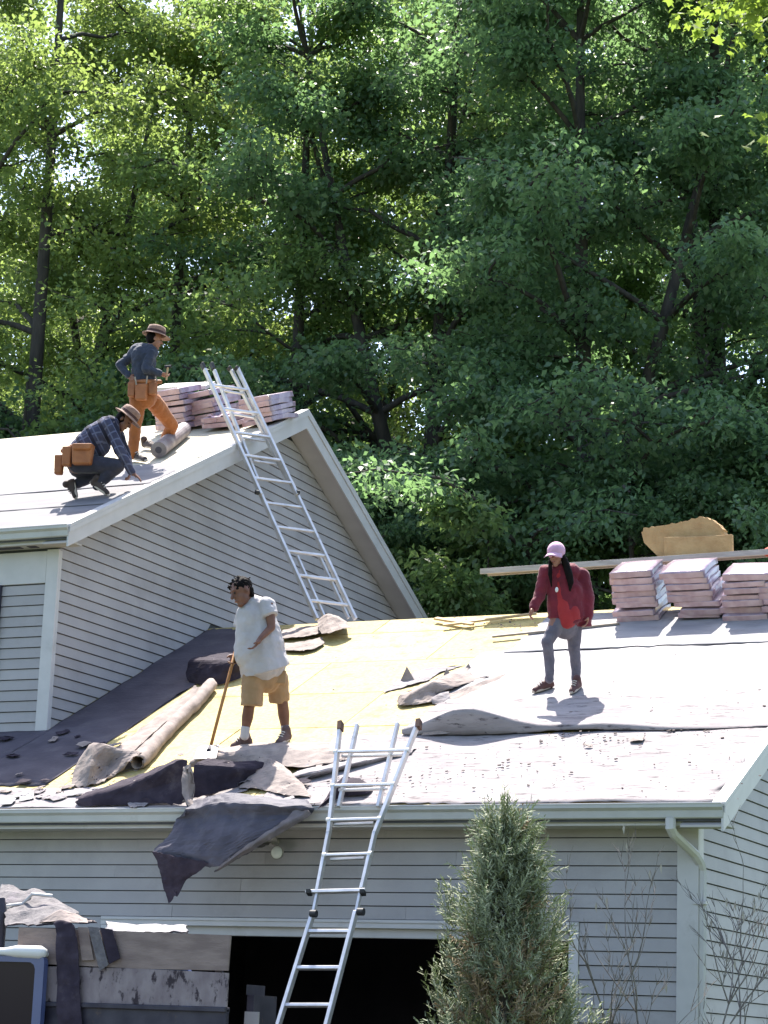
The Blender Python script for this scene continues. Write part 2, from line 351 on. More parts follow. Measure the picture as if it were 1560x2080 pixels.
# fascia, soffit, gutter
def eave(E, wallY, X0, X1, par, sz):
    b = MB(); b.box((X0, E.y+.045, E.z-.19), (X1-.03, E.y+.065, E.z-.035)); b.build('fascia', M['trim'], par)
    b = MB(); b.box((X0, E.y+.066, E.z-sz), (X1-.03, wallY-.002, E.z-sz+.02)); so_ = b.build('soffit', M['soffit'], par)
    b = MB(); y0 = E.y-.075; zt = E.z-.012
    prof = [(E.y+.043, zt-.125), (y0+.045, zt-.125), (y0+.035, zt-.115), (y0+.03, zt-.055), (y0, zt-.03), (y0, zt), (y0+.012, zt), (y0+.012, zt-.025), (y0+.04, zt-.05), (y0+.045, zt-.105), (E.y+.035, zt-.115), (E.y+.035, zt-.02), (E.y+.043, zt-.02)]
    b.prism([(X0, y, z) for y, z in prof], (X1-.012-X0, 0, 0)); b.prism([(X1-.012, y, z) for y, z in (prof[:6]+[(E.y+.043, zt)])], (.006, 0, 0))
    gt = b.build('gutter', M['gutter'], par)
    b = MB(); b.tube([(X0, y0+.004, zt+.004), (X1-.01, y0+.004, zt+.004)], .009, 10); b.build('gutter_bead', M['trim'], gt, smooth=True)
    x = X1-.4
    while x > X0:
        b = MB(); b.box((x-.012, y0+.002, zt-.012), (x+.012, E.y+.04, zt-.008)); b.build('gutter_hanger', M['gutter'], gt); x -= .61
    return so_
eave(GE, GY, LEFT, GE.x+.0, groof, .185)
us = eave(UE, UY, LEFT, UE.x+.0, uroof, .185)
for px_ in (16, 48, 90):
    p = onplane(px_, 1118, (0, 0, UE.z-.187), (0, 0, 1)); L_ = .16 if px_ < 80 else .1
    b = MB(); b.box((p.x-L_*.8, UE.y+.13, UE.z-.192), (p.x+L_*.4, UE.y+.22, UE.z-.186)); b.build('soffit_vent', M['dark_int'], us)
# downspout
b = MB(); x = GX-.09
pts = [(x, GE.y-.02, GE.z-.13), (x, GE.y-.02, GE.z-.22), (x+.01, GE.y+.04, GE.z-.27), (GX+.02, GY-.10, GE.z-.42), (GX+.045, GY-.02, GE.z-.49), (GX+.05, GY+.02, GE.z-.56), (GX+.05, GY+.02, .2)]
b.tube(pts, .05, 8, .75); ds = b.build('downspout', M['trim'], house, smooth=False)
for zz in (2.6, 1.4):
    b = MB(); b.box((GX-.01, GY-.045, zz), (GX+.11, GY+.06, zz+.03)); b.build('strap', M['trim'], ds)

# ------------------------------------------------------------------ forest
def leaves_np(C, N, size, rs, droop=.5, asp=.62, fold=.25, spread=1.0):
    """one folded rhombus per leaf: C centres (n,3), N rough outward dirs"""
    n = len(C)
    nrm = rs.normal(size=(n, 3)); nrm[:, 2] = np.abs(nrm[:, 2])*.9+.35; nrm /= np.linalg.norm(nrm, axis=1)[:, None]
    d = N*.8 + rs.normal(size=(n, 3))*.8*spread; d[:, 2] -= droop
    d -= nrm*(d*nrm).sum(1)[:, None]; d /= np.linalg.norm(d, axis=1)[:, None]+1e-9
    s = np.cross(nrm, d); L = (size*rs.uniform(.65, 1.35, n))[:, None]
    base = C; tip = C+d*L; mid = C+d*L*.45
    l = mid+s*L*asp*.5+nrm*L*fold*.5; r = mid-s*L*asp*.5+nrm*L*fold*.5
    V = np.stack([base, l, tip, r], 1).reshape(-1, 3)
    F = np.arange(n*4).reshape(n, 4)
    return V, F
def limb_paths(rs, H, r0, z0, n1, reach, tilt=0, fork=0):
    """trunk and limbs as polylines with radii"""
    out = []; T = []
    k = 12; bend = rs.normal(size=2)*.25; ph = rs.uniform(0, 6.28)
    for i in range(k+1):
        t = i/k; T.append(np.array([tilt*t*H+bend[0]*math.sin(t*3+ph), bend[1]*math.sin(t*4+ph), H*t]))
    out.append((T, [r0*(1-.86*i/k) for i in range(k+1)], 0))
    stems = [T]
    for f in range(fork):
        s = rs.randint(2, 6); a = rs.uniform(0, 6.28); P = [T[s]]; le = H*(1-s/k)*rs.uniform(.75, .95)
        for i in range(1, 9):
            t = i/8; P.append(T[s]+np.array([math.cos(a)*le*.25*t**.8, math.sin(a)*le*.25*t**.8, le*t]))
        out.append((P, [r0*.6*(1-.85*i/8) for i in range(9)], 0)); stems.append(P)
    for i in range(n1):
        st = stems[rs.randint(len(stems))]
        h = z0+(H*.97-z0)*((i+.5)/n1)**.9
        j = min(range(len(st)), key=lambda q: abs(st[q][2]-h)); p = st[j].copy()
        a = i*2.4+rs.uniform(-.5, .5); t = (h-z0)/(H-z0)
        le = reach*(1-.62*max(0, t-.25)/.75)*rs.uniform(.7, 1.15)*(.75+.25*min(1, t/.2))
        up = rs.uniform(.15, .75)+.4*t; P = [p]; dr = np.array([math.cos(a), math.sin(a), 0.])
        for q in range(1, 7):
            tt = q/6; P.append(p+dr*le*tt+np.array([0, 0, le*(up*tt-.35*tt*tt)])+rs.normal(size=3)*.12*tt)
        rr = max(.03, r0*.38*(1-t*.6)); out.append((P, [rr*(1-.85*q/6) for q in range(7)], 1))
        for s in range(4):
            q = rs.randint(2, 6); b = a+rs.choice([-1, 1])*rs.uniform(.5, 1.2); l2 = le*rs.uniform(.3, .5); P2 = [P[q]]
            for w in range(1, 5): P2.append(P[q]+np.array([math.cos(b)*l2*w/4, math.sin(b)*l2*w/4, l2*(.35*w/4-.3*(w/4)**2)])+rs.normal(size=3)*.06)
            out.append((P2, [rr*.4*(1-.8*w/4) for w in range(5)], 2))
    return out
def make_tree(seed, H, r0, z0, n1, reach, nleaf, lsize, lmat, tilt=0, fork=0, clump=.55, droop=.5):
    rs = np.random.RandomState(seed); paths = limb_paths(rs, H, r0, z0, n1, reach, tilt, fork)
    tb = MB()
    for P, R, lv in paths: tb.tube([tuple(p) for p in P], R, 9 if lv == 0 else 5, caps=False)
    # clump anchors along the outer part of the limbs
    A = []
    for P, R, lv in paths:
        if lv == 0:
            P = P[-3:]
        n = 9 if lv == 1 else 7
        for k in range(n):
            t = rs.uniform(.35 if lv == 1 else .2, 1.0)*(len(P)-1); i = min(int(t), len(P)-2); A.append(P[i]*(1-(t-i))+P[i+1]*(t-i))
    A = np.array(A); w = rs.uniform(.3, 1.4, len(A)); w /= w.sum()
    idx = rs.choice(len(A), nleaf, p=w)
    rad = clump*rs.uniform(.6, 1.5, len(A))
    off = rs.normal(size=(nleaf, 3)); off /= np.linalg.norm(off, axis=1)[:, None]; off *= (rs.uniform(0, 1, nleaf)**.45)[:, None]
    off *= rad[idx][:, None]*np.array([1.15, 1.15, .62]); 
    off[:, 2] -= .35*(off[:, 0]**2+off[:, 1]**2)/np.maximum(rad[idx], .1)
    C = A[idx]+off; o2 = off/(np.linalg.norm(off, axis=1)[:, None]+1e-6)
    V, F = leaves_np(C, o2, lsize, rs, droop)
    return tb, V, F, lmat
M['leaf_a'] = leaf_mat('maple_leaf', (.068,.116,.056), (.10,.16,.07), (.135,.20,.082), (.29,.43,.12), .48, .40)
M['leaf_b'] = leaf_mat('ash_leaf', (.075,.12,.048), (.115,.17,.062), (.15,.21,.075), (.33,.44,.11), .5, .40)
M['leaf_c'] = leaf_mat('dark_maple_leaf', (.062,.112,.068), (.090,.152,.088), (.12,.19,.105), (.23,.39,.14), .47, .40)
kinds = {}
def kind(key, *a, **k):
    tb, V, F, lm = make_tree(*a, **k)
    kinds[key] = (tb, V, F, lm, [None, None])
kind('tall_light', 11, 25, .24, 6, 48, 4.4, 78000, .12, M['leaf_b'], .02, 1, .62)
kind('fork_light', 23, 26, .28, 7, 52, 4.8, 84000, .12, M['leaf_b'], -.02, 2, .64)
kind('maple_mid', 31, 23, .26, 4, 56, 4.8, 88000, .125, M['leaf_a'], 0, 1, .58, droop=.9)
kind('maple_dark', 47, 24, .28, 4, 64, 4.8, 95000, .13, M['leaf_c'], .01, 1, .54, droop=1.1)
kind('maple_low', 59, 13.5, .18, 2.5, 46, 3.8, 62000, .13, M['leaf_c'], 0, 2, .42, droop=1.1)
kind('bush', 61, 10.5, .12, 1.5, 40, 3.0, 50000, .13, M['leaf_a'], 0, 2, .40, droop=1.0)
def plant(key, x, depth, rz, sc, name, label, cat='tree', group=None):
    tb, V, F, lm, cache = kinds[key]; g = ground_at(x, depth)
    root = thing(name, (g.x, g.y, -.01), label, cat, group); root.rotation_euler = (0, 0, rz); root.scale = (sc, sc, sc)
    if cache[0] is None:
        t = tb.build('trunk', M['bark'], None, smooth=True); c = np_obj('crown', V, F, lm); cache[0], cache[1] = t.data, c.data
        for o in (t, c): o.parent = root
    else:
        for nm, me in (('trunk', cache[0]), ('crown', cache[1])):
            o = bpy.data.objects.new(nm, me); COL.objects.link(o); o.parent = root
    return root
G1 = 'trees standing close behind the house'; G2 = 'taller trees deeper in the wood'
plant('fork_light', 60, 44, 0.4, .98, 'ash_tree', 'tall forked pale green tree behind the crouching roofer', group=G1)
plant('tall_light', 330, 47, 2.1, 1.0, 'ash_tree', 'tall slim yellow green tree rising behind the brown hatted standing roofer', group=G1)
plant('maple_mid', 590, 43, 1.0, .98, 'maple_tree', 'leafy mid green maple behind the peak of the upper gable', group=G1)
plant('maple_dark', 890, 42, 4.0, 1.0, 'maple_tree', 'dense dark green maple rising behind the garage ridge beside the upper gable', group=G1)
plant('maple_dark', 1180, 38, .8, .95, 'maple_tree', 'dense dark maple directly behind the woman in the pink cap', group=G1)
plant('maple_dark', 1500, 39, 2.6, 1.0, 'maple_tree', 'dense dark maple behind the torn cardboard and shingle stacks', group=G1)
far = [('tall_light', -130, 57, 1.3, 1.1, 'pale tree far behind the forked tree of the front row'), ('fork_light', 185, 62, 5.2, 1.05, 'forked pale tree seen between the two slim front trees behind the roofers'),
       ('maple_mid', 460, 58, 3.0, 1.12, 'tall maple deep in the wood behind the upper ladder top'), ('fork_light', 720, 58, 2.2, 1.12, 'forked pale tree deep in the wood behind the gable peak'),
       ('tall_light', 985, 53, .2, 1.15, 'tall thick trunked tree in a bright gap behind the dark maples'), ('maple_mid', 1210, 54, 4.4, 1.2, 'tall maple deep in the wood behind the woman in red'),
       ('maple_mid', 1440, 53, 5.5, 1.2, 'tall maple deep in the wood behind the torn fibreboard'), ('maple_mid', 1690, 50, 1.9, 1.2, 'tall maple deep in the wood behind the right rake edge'),
       ('maple_mid', 240, 66, 3.7, 1.05, 'leafy maple filling the gap between the two slim front trees'), ('maple_mid', 1330, 68, 1.4, 1.3, 'farthest maple showing between the dark front maples')]
for i, (k, x, dp, rz, sc, lb) in enumerate(far):
    plant(k, x, dp, rz, sc, 'woodland_tree', lb, group=G2)
G3 = 'low understory trees behind the roofs'
for k, x, dp, rz, sc, lb in (('maple_low', 790, 38.5, 1.1, .78, 'low bushy maple beside the rear rake of the upper gable'),
                         ('bush', 1010, 37, 2.0, .95, 'low bright leafed bush behind the left end of the long plank'),
                         ('maple_low', 1330, 36, 3.3, .82, 'low shadowy maple behind the leftmost shingle stack of the garage ridge'),
                         ('bush', 1590, 36.5, .3, .95, 'low shadowy bush behind the right hand shingle stacks'),
                         ('maple_low', 60, 43, 4.4, 1.0, 'low leafy tree behind the left end of the upper ridge'),
                         ('maple_low', 480, 42, 5.4, 1.0, 'low dark leafed tree behind the ladder top on the upper roof'),
                         ('bush', 250, 42.5, .9, 1.25, 'low bush behind the two hatted roofers')):
    plant(k, x, dp, rz, sc, 'understory_tree', lb, group=G3)

# ------------------------------------------------------------------ loose sheets
def crom(P, n, ts=.45):
    out = []; m = len(P)
    for i in range(m-1):
        p0, p1, p2, p3 = P[max(i-1, 0)], P[i], P[i+1], P[min(i+2, m-1)]
        for k in range(n):
            t = k/n; out.append((.5*((2*p1)+(p2-p0)*t+(2*p0-5*p1+4*p2-p3)*t*t+(3*p1-p0-3*p2+p3)*t**3)).lerp(p1.lerp(p2, t), ts))
    out.append(P[-1]); return out
def sheet(name, rows, mt, mb, parent=None, n=5, thick=.004, rough=.012, seed=0, ragged=0.0, nfreq=3.0, smooth=False, crump=1.0):
    if not smooth: n = max(n, 7)
    """surface through a grid of control points; mt on the (columns x rows) normal side, mb on the other"""
    rows = [[Vector(p) for p in r] for r in rows]
    R1 = [crom(r, n) for r in rows]; cols = list(zip(*R1)); G = [crom(list(c), n) for c in cols]   # G[u][v]
    nu, nv = len(G), len(G[0]); rnd = random.Random(seed)
    V = []; Nn = []
    for u in range(nu):
        for v in range(nv):
            p = G[u][v]; du = G[min(u+1, nu-1)][v]-G[max(u-1, 0)][v]; dv = G[u][min(v+1, nv-1)]-G[u][max(v-1, 0)]
            nn = du.cross(dv); nn = nn.normalized() if nn.length > 1e-9 else Vector((0, 0, 1))
            q = p + nn*rough*noise.noise(p*nfreq+Vector((seed, 0, 0))) + nn*rough*.5*noise.noise(p*nfreq*3+Vector((seed, 3, 0)))
            if not smooth: q = q + nn*crump*(.022*(.35-abs(noise.noise(p*5.5+Vector((0, seed, 0)))))+.012*(.35-abs(noise.noise(p*13+Vector((0, 0, seed))))))
            if ragged and (u in (0, nu-1) or v in (0, nv-1)):
                c = G[nu//2][nv//2]; q = q + (c-q).normalized()*ragged*1.7*(abs(noise.noise(p*9+Vector((seed, 9, 0))))*2.4+abs(noise.noise(p*37+Vector((seed, 9, 0))))*1.6)
            V.append(q); Nn.append(nn)
    W = [q-nn*thick for q, nn in zip(V, Nn)]; k = nu*nv; F = []; mi = []
    for u in range(nu-1):
        for v in range(nv-1):
            a, b, c, d = u*nv+v, (u+1)*nv+v, (u+1)*nv+v+1, u*nv+v+1
            F.append((a, b, c, d)); mi.append(0); F.append((k+d, k+c, k+b, k+a)); mi.append(1)
    edge = [(u*nv, (u+1)*nv) for u in range(nu-1)]+[((u+1)*nv+nv-1, u*nv+nv-1) for u in range(nu-1)]+[((v+1), v) for v in range(nv-1)]+[((nu-1)*nv+v, (nu-1)*nv+v+1) for v in range(nv-1)]
    for a, b in edge: F.append((b, a, k+a, k+b)); mi.append(1)
    me = bpy.data.meshes.new(name); me.from_pydata([tuple(p) for p in V+W], [], F); me.materials.append(mt); me.materials.append(mb)
    me.polygons.foreach_set('material_index', mi); me.polygons.foreach_set('use_smooth', [smooth]*len(F)); me.update()
    o = bpy.data.objects.new(name, me); return link(o, parent)
def gpts(*rows): return [[GR(*p) for p in r] for r in rows]
T_, B_, O_, G_ = M['felt_tan'], M['felt_black'], M['felt_old'], M['felt_grey']
def rv(E, X, v, lift): return Vector((X, E.y, E.z))+UPS*v+NRM*lift
LG = math.hypot(GRY-GE.y, GRZ-GE.z); LU = math.hypot(URY-UE.y, URZ-UE.z)
def course(name, E, X0, X1, v0, v1, lift, mt, label, cat, group=None, seed=0, ragged=.02, nx=10, bulge=None, rough=.008, mb=None):
    rows = []
    for j in range(5):
        r = []
        for i in range(nx+1):
            X = X0+(X1-X0)*i/nx; v = v0+(v1-v0)*((0, .03, .16, .5, 1)[j] if bulge else j/4); l = lift
            if bulge: l += bulge(X)[0]*(0, 1, .75, .15, 0)[j]; v += bulge(X)[1]*(j < 2)
            r.append(rv(E, X, v, l))
        rows.append(r)
    o = sheet(name, rows, mt, mb or (B_ if bulge else mt), None, 4, .004, rough, seed, ragged, 1.3, smooth=True); return put(o, label, cat, group)
FG = 'old underlayment still lying on the garage deck'
# garage courses: lower gritty strip, lifted second strip, smooth upper strips
course('underlayment_strip', GE, -10.6, -5.86, -.03, 2.10, .016, M['felt_old'], 'gritty weathered felt strip along the garage eave beside the ladder', 'roofing felt', FG, 3, .03, 14, rough=.014)
def bul(X):
    t = (X+9.75)/2.6
    return (.26*math.exp(-((X+9.05)/.55)**2)+.05*math.exp(-((X+7.6)/.7)**2)+.010, .03*math.sin(X*3)) if X > -12 else (0, 0)
course('underlayment_strip', GE, -9.85, -5.84, 2.0, 3.25, .028, M['felt_old'], 'felt strip with its lower edge buckled up into a shaded ridge above the eave strip', 'roofing felt', FG, 5, .03, 18, bulge=bul)
course('underlayment_strip', GE, -10.05, -5.84, 3.15, 5.0, .022, M['felt_grey'], 'smooth pale felt strip under the feet of the woman in red', 'roofing felt', FG, 7, .015, 10)
course('underlayment_strip', GE, -9.75, -5.84, 4.9, 6.45, .034, M['felt_grey'], 'pale felt strip along the garage ridge beneath the shingle stacks', 'roofing felt', FG, 8, .03, 10)
course('painted_shade_strip', GE, -14.50, -13.35, .62, LG-.05, .014, M['shade_felt'], 'felt strip with painted shade running up the garage roof beside the gable wall', 'roofing felt', FG, 9, .05, 6)  # this and the next strip carry the upper wing's shadow as dark colour
course('painted_shade_strip', GE, -20.5, -14.4, .55, 2.56, .010, M['shade_felt'], 'felt with painted shade laid below the upper front wall and its corner board', 'roofing felt', FG, 10, .03, 10)
course('underlayment_strip', GE, -20.5, -10.8, -.03, .60, .018, O_, 'weathered strip littered with scraps along the left garage gutter', 'roofing felt', FG, 11, .03, 14, rough=.02)
UG = 'grey underlayment courses on the upper roof'
course('underlayment_strip', UE, -21, -14.2, -.03, 1.08, .010, M['felt_mid'], 'lowest grey underlayment course along the upper eave', 'roofing felt', UG, 12, .008, 10, rough=.006)
course('underlayment_strip', UE, -21, -14.18, 1.0, 2.06, .018, M['felt_mid'], 'middle grey underlayment course beneath the crouching roofer', 'roofing felt', UG, 13, .008, 10, rough=.006)
course('underlayment_strip', UE, -21, -14.18, 1.98, 3.30, .026, M['felt_mid'], 'topmost grey underlayment course ending at the bare upper deck', 'roofing felt', UG, 14, .02, 10, rough=.006)

# long roll of felt beside the gable wall (flat tail plus curl)
def roll_sheet(name, p0, p1, r, tail, turns, mt, mb, label, cat, n0, taper=0, seed=1):
    ax = (p1-p0).normalized(); side = ax.cross(n0).normalized()   # tail goes towards -side
    sec = []
    for i in range(6): sec.append((-tail+tail*i/5, -r))
    k = int(16*turns)
    for i in range(1, k+1):
        a = -math.pi/2+2*math.pi*turns*i/k; rr = r*(1-.22*i/k); sec.append((rr*math.cos(a), rr*math.sin(a)))
    rows = []
    for j in range(15):
        t = j/14; c = p0.lerp(p1, t); s = 1-taper*t; w = .012*math.sin(9*t+seed)
        rows.append([c+side*(u*s+w)+n0*(v*s) for u, v in sec])
    o = sheet(name, rows, mb, mt, None, 2, .006, .014, seed, .02, 5, smooth=True)
    return put(o, label, cat)
roll_sheet('felt_roll', GR(276, 1552, .085), GR(432, 1388, .085), .082, .30, 1.3, T_, T_, 'long tan roll of peeled felt lying up the roof beside the gable wall', 'felt roll', NRM, .1)
LB = 'torn felt'
put(sheet('felt_strip', gpts([(206,1540,.02),(262,1496,.02),(330,1444,.02),(398,1391,.03)], [(232,1534,.05),(286,1492,.03),(350,1442,.05),(408,1392,.06)], [(262,1534,.02),(310,1490,.03),(368,1442,.02),(418,1396,.03)]), B_, T_, None, 6, seed=20, ragged=.03), 'flat crumpled tan felt strip running along the long felt roll', LB)
put(sheet('torn_felt', gpts([(140,1603,.01),(176,1600,.015),(212,1588,.02),(252,1566,.015)], [(150,1562,.10),(184,1556,.2),(222,1556,.07),(268,1545,.14)], [(168,1534,.18),(190,1508,.36),(236,1521,.22),(294,1528,.17)], [(196,1528,.10),(214,1524,.2),(250,1530,.05),(290,1545,.02)]), T_, B_, None, 5, seed=21, ragged=.02),
    'crumpled tan felt heap at the lower end of the long felt roll', LB)
# dark standing fold near the eave
put(sheet('felt_fold', gpts([(152,1638,.02),(215,1638,.02),(290,1638,.02),(345,1638,.02),(386,1634,.03)], [(152,1631,.05),(216,1620,.10),(292,1606,.15),(350,1590,.2),(388,1590,.21)], [(153,1622,.08),(220,1604,.16),(300,1578,.28),(360,1546,.42),(382,1546,.40)], [(170,1612,.03),(228,1592,.1),(305,1566,.2),(355,1544,.34),(384,1548,.36)]), B_, T_, None, 5, seed=22, ragged=.03),
    'long dark felt fold standing up along the gutter', LB)
put(sheet('felt_fold', gpts([(388,1626,.02),(430,1615,.02),(476,1602,.02),(522,1584,.02)], [(388,1590,.18),(432,1590,.13),(480,1585,.09),(523,1575,.05)], [(390,1552,.34),(436,1556,.27),(486,1560,.2),(524,1564,.1)], [(420,1540,.3),(470,1544,.24),(520,1546,.16),(560,1552,.06)]), B_, T_, None, 5, seed=23, ragged=.03),
    'short dark felt fold beside the tan curl above the hanging sheet', LB)
put(sheet('felt_curl', gpts([(392,1634,.03),(398,1600,.15),(386,1546,.42)], [(378,1640,.04),(376,1600,.2),(380,1548,.42)], [(388,1646,.05),(370,1612,.2),(372,1556,.4)], [(402,1640,.05),(386,1614,.15),(384,1570,.34)]), T_, T_, None, 5, seed=24, ragged=.03),
    'upright tan curl of felt between the two dark folds at the gutter', LB)
# horizontal tan roll below the man in the white shirt
put(sheet('felt_roll', gpts([(372,1562,.10),(440,1556,.09),(520,1551,.08),(610,1560,.06),(688,1552,.04)], [(380,1548,.16),(440,1534,.18),(520,1522,.18),(610,1520,.14),(692,1524,.10)], [(392,1536,.1),(450,1522,.1),(525,1511,.11),(610,1510,.08),(694,1512,.05)], [(400,1532,.0),(455,1519,.0),(530,1510,.0),(610,1508,.0),(694,1508,.0)]), T_, B_, None, 5, seed=25, ragged=.02),
    'pale crosswise felt roll lying below the shoes of the man in white', 'felt roll')
put(sheet('torn_felt', gpts([(478,1602,.03),(530,1606,.03),(585,1618,.04),(636,1622,.02)], [(500,1580,.06),(545,1582,.07),(600,1592,.09),(622,1604,.05)], [(522,1556,.1),(556,1560,.13),(590,1572,.10),(612,1590,.05)], [(520,1538,.12),(540,1536,.16),(562,1546,.14),(590,1566,.06)]), T_, B_, None, 5, seed=26, ragged=.025),
    'grey tan flap of torn felt beside the upper end of the lower ladder', LB)
put(sheet('torn_felt', gpts([(590,1588,.02),(650,1575,.03),(720,1558,.03),(790,1542,.02),(840,1532,.01)], [(588,1580,.08),(650,1566,.09),(720,1550,.08),(790,1535,.06),(842,1528,.03)], [(600,1566,.02),(655,1553,.02),(725,1540,.02),(795,1528,.02),(848,1522,.01)]), O_, B_, None, 5, seed=27, ragged=.015),
    'narrow lifted felt edge running behind the top rungs of the lower ladder', LB)
put(sheet('torn_felt', gpts([(640,1648,.03),(690,1622,.02),(745,1616,.03),(765,1600,.01)], [(668,1612,.08),(695,1595,.14),(735,1590,.14),(758,1596,.04)], [(680,1592,.06),(700,1576,.13),(728,1580,.12),(745,1592,.03)]), B_, B_, None, 5, seed=28, ragged=.03),
    'small dark felt lump behind the rungs of the lower ladder at the gutter', LB)
# sheet hanging over the gutter
M['edge_grey'] = mat('dusty_grey_felt', (.12,.10,.105), (.17,.145,.15), .9, 8, bump=.2)
hang = thing('hanging_felt', GR(480, 1636), 'large dark felt sheet hanging over the garage gutter beside the lower ladder', 'roofing felt')
def hy(x, y, Y): return onY(x, y, Y)
sheet('sheet', [[GR(384,1628,.06), GR(420,1622,.10), GR(458,1610,.14), GR(540,1617,.10), GR(628,1624,.05)],
                [GR(372,1646,.07), GR(415,1638,.10), GR(455,1630,.13), GR(535,1634,.12), GR(640,1640,.06)],
                [hy(356,1664,19.55), hy(405,1662,19.50), hy(460,1656,19.48), hy(545,1656,19.50), hy(636,1654,19.56)],
                [hy(334,1700,19.46), hy(390,1702,19.40), hy(450,1700,19.38), hy(520,1690,19.40), hy(590,1680,19.5)],
                [hy(308,1733,19.40), hy(368,1731,19.36), hy(420,1740,19.34), hy(470,1735,19.36), hy(530,1718,19.44)],
                [hy(345,1744,19.38), hy(390,1752,19.37), hy(424,1762,19.37), hy(450,1760,19.38), hy(486,1746,19.44)]], M['sheet_blue'], M['sheet_blue'], hang, 5, .006, .03, 31, .015, 4)
sheet('folded_corner', [[hy(307,1727,19.33), hy(340,1733,19.31), hy(380,1742,19.31), hy(428,1750,19.33)],
                        [hy(318,1755,19.36), hy(345,1764,19.34), hy(378,1772,19.34), hy(404,1772,19.36)],
                        [hy(328,1792,19.39), hy(348,1790,19.37), hy(368,1788,19.37), hy(380,1787,19.38)],
                        [hy(337,1820,19.40), hy(346,1822,19.39), hy(353,1818,19.39), hy(360,1822,19.39)],
                        [hy(342,1836,19.4), hy(346,1834,19.4), hy(352,1826,19.4), hy(358,1808,19.4)]], M['felt_black'], M['felt_black'], hang, 5, .006, .012, 32, .012, 6)
sheet('turned_edge', [[hy(428,1776,19.36), hy(480,1748,19.38), hy(540,1712,19.42), hy(592,1682,19.48), hy(640,1650,19.55)],
                      [hy(440,1766,19.33), hy(490,1732,19.34), hy(545,1695,19.38), hy(590,1668,19.44), hy(630,1644,19.52)],
                      [hy(470,1738,19.35), hy(510,1712,19.36), hy(550,1684,19.4), hy(585,1660,19.46), hy(600,1644,19.52)]], M['edge_grey'], B_, hang, 5, .006, .02, 33, .02, 5)
# black flap behind the man, and folded pieces by the ridge
put(sheet('felt_fold', gpts([(384,1386,.02),(416,1392,.02),(448,1390,.02),(488,1378,.02)], [(377,1366,.12),(415,1370,.13),(450,1370,.12),(490,1362,.1)], [(384,1342,.24),(420,1341,.26),(455,1344,.24),(492,1346,.2)], [(402,1334,.2),(430,1330,.2),(462,1327,.18),(496,1328,.14)]), B_, T_, None, 5, seed=41),
    'black felt flap standing behind the man in the white shirt', LB)
put(sheet('felt_fold', gpts([(560,1300,.05),(600,1296,.055),(634,1293,.05),(660,1286,.045)], [(566,1290,.07),(604,1284,.05),(634,1281,.075),(658,1274,.05)], [(570,1281,.03),(610,1274,.05),(638,1271,.03),(656,1265,.03)]), T_, B_, None, 5, seed=42, ragged=.015),
    'folded tan felt layer lying at the foot of the upper ladder', LB)
put(sheet('felt_fold', gpts([(570,1322,.035),(612,1324,.04),(640,1319,.035),(662,1306,.03)], [(574,1314,.05),(612,1314,.03),(638,1309,.05),(658,1300,.03)], [(576,1306,.03),(612,1303,.04),(636,1299,.03),(657,1294,.02)]), T_, B_, None, 5, seed=43, ragged=.03),
    'lower tan felt layer beside the elbow of the man in white', LB)
put(sheet('felt_curl', gpts([(652,1290,.09),(676,1286,.13),(700,1278,.14),(717,1276,.10)], [(644,1274,.12),(668,1268,.17),(694,1266,.17),(712,1272,.11)], [(644,1262,.12),(664,1249,.2),(688,1256,.2),(708,1268,.12)], [(652,1254,.06),(668,1247,.12),(690,1254,.1),(706,1266,.05)]), T_, M['felt_tan'], None, 5, seed=44, ragged=.015),
    'curled tan felt piece beneath the right rail of the upper ladder', LB)
# torn curl in the middle of the bare deck
put(sheet('torn_felt', gpts([(806,1424,.02),(812,1436,.02),(845,1434,.02),(884,1428,.02)], [(812,1412,.09),(830,1412,.12),(858,1404,.12),(890,1410,.04)], [(850,1394,.10),(866,1390,.16),(890,1386,.15),(925,1398,.05)], [(905,1372,.08),(912,1374,.12),(925,1384,.08),(960,1386,.02)], [(950,1352,.02),(955,1360,.03),(965,1372,.02),(1000,1376,.01)]), T_, B_, None, 5, seed=45, ragged=.03),
    'torn curled felt sheet lying on the bare yellow deck', LB)
put(sheet('felt_strip', gpts([(884,1432,.01),(930,1424,.01),(990,1395,.01),(1056,1362,.01)], [(900,1412,.05),(935,1402,.05),(985,1383,.04),(1057,1359,.015)]), M['felt_tan'], B_, None, 5, seed=46), 'long narrow brown felt sliver trailing from the torn curl', LB)
put(sheet('felt_curl', gpts([(880,1430,.01),(896,1432,.01),(916,1426,.01)], [(876,1420,.05),(892,1412,.07),(912,1408,.06)], [(884,1412,.02),(898,1406,.03),(914,1404,.02)]), O_, B_, None, 5, seed=47), 'small pale curl beside the torn felt on the deck', LB)
for pts_, lb in ((((812,1386,.01),(826,1354,.16),(843,1384,.01)), 'larger upright dark felt triangle on the torn curl'), (((900,1372,.01),(907,1358,.07),(915,1370,.01)), 'small upright felt point along the torn curl'), (((942,1362,.01),(951,1348,.07),(958,1360,.01)), 'upright felt point near the trailing brown sliver')):
    a, b_, c = [GR(*p) for p in pts_]; m_ = MB(); m_.prism([a, b_, c], UPS*.012); put(m_.build('felt_shard', M['felt_tan']), lb, 'felt scrap')
put(sheet('torn_felt', gpts([(775,1410,.008),(820,1398,.01),(870,1384,.01)], [(800,1388,.012),(840,1372,.015),(900,1366,.012)], [(830,1372,.008),(870,1356,.012),(950,1350,.008)]), O_, B_, None, 4, seed=48, ragged=.03), 'thin grey felt remnant flat on the deck behind the torn curl', LB)
put(sheet('felt_strip', gpts([(855,1494,.035),(900,1492,.04),(950,1487,.035)], [(860,1488,.06),(905,1484,.07),(948,1482,.05)]), M['felt_tan'], B_, None, 5, seed=49), 'short brown felt sliver beside the buckled felt arch', LB)

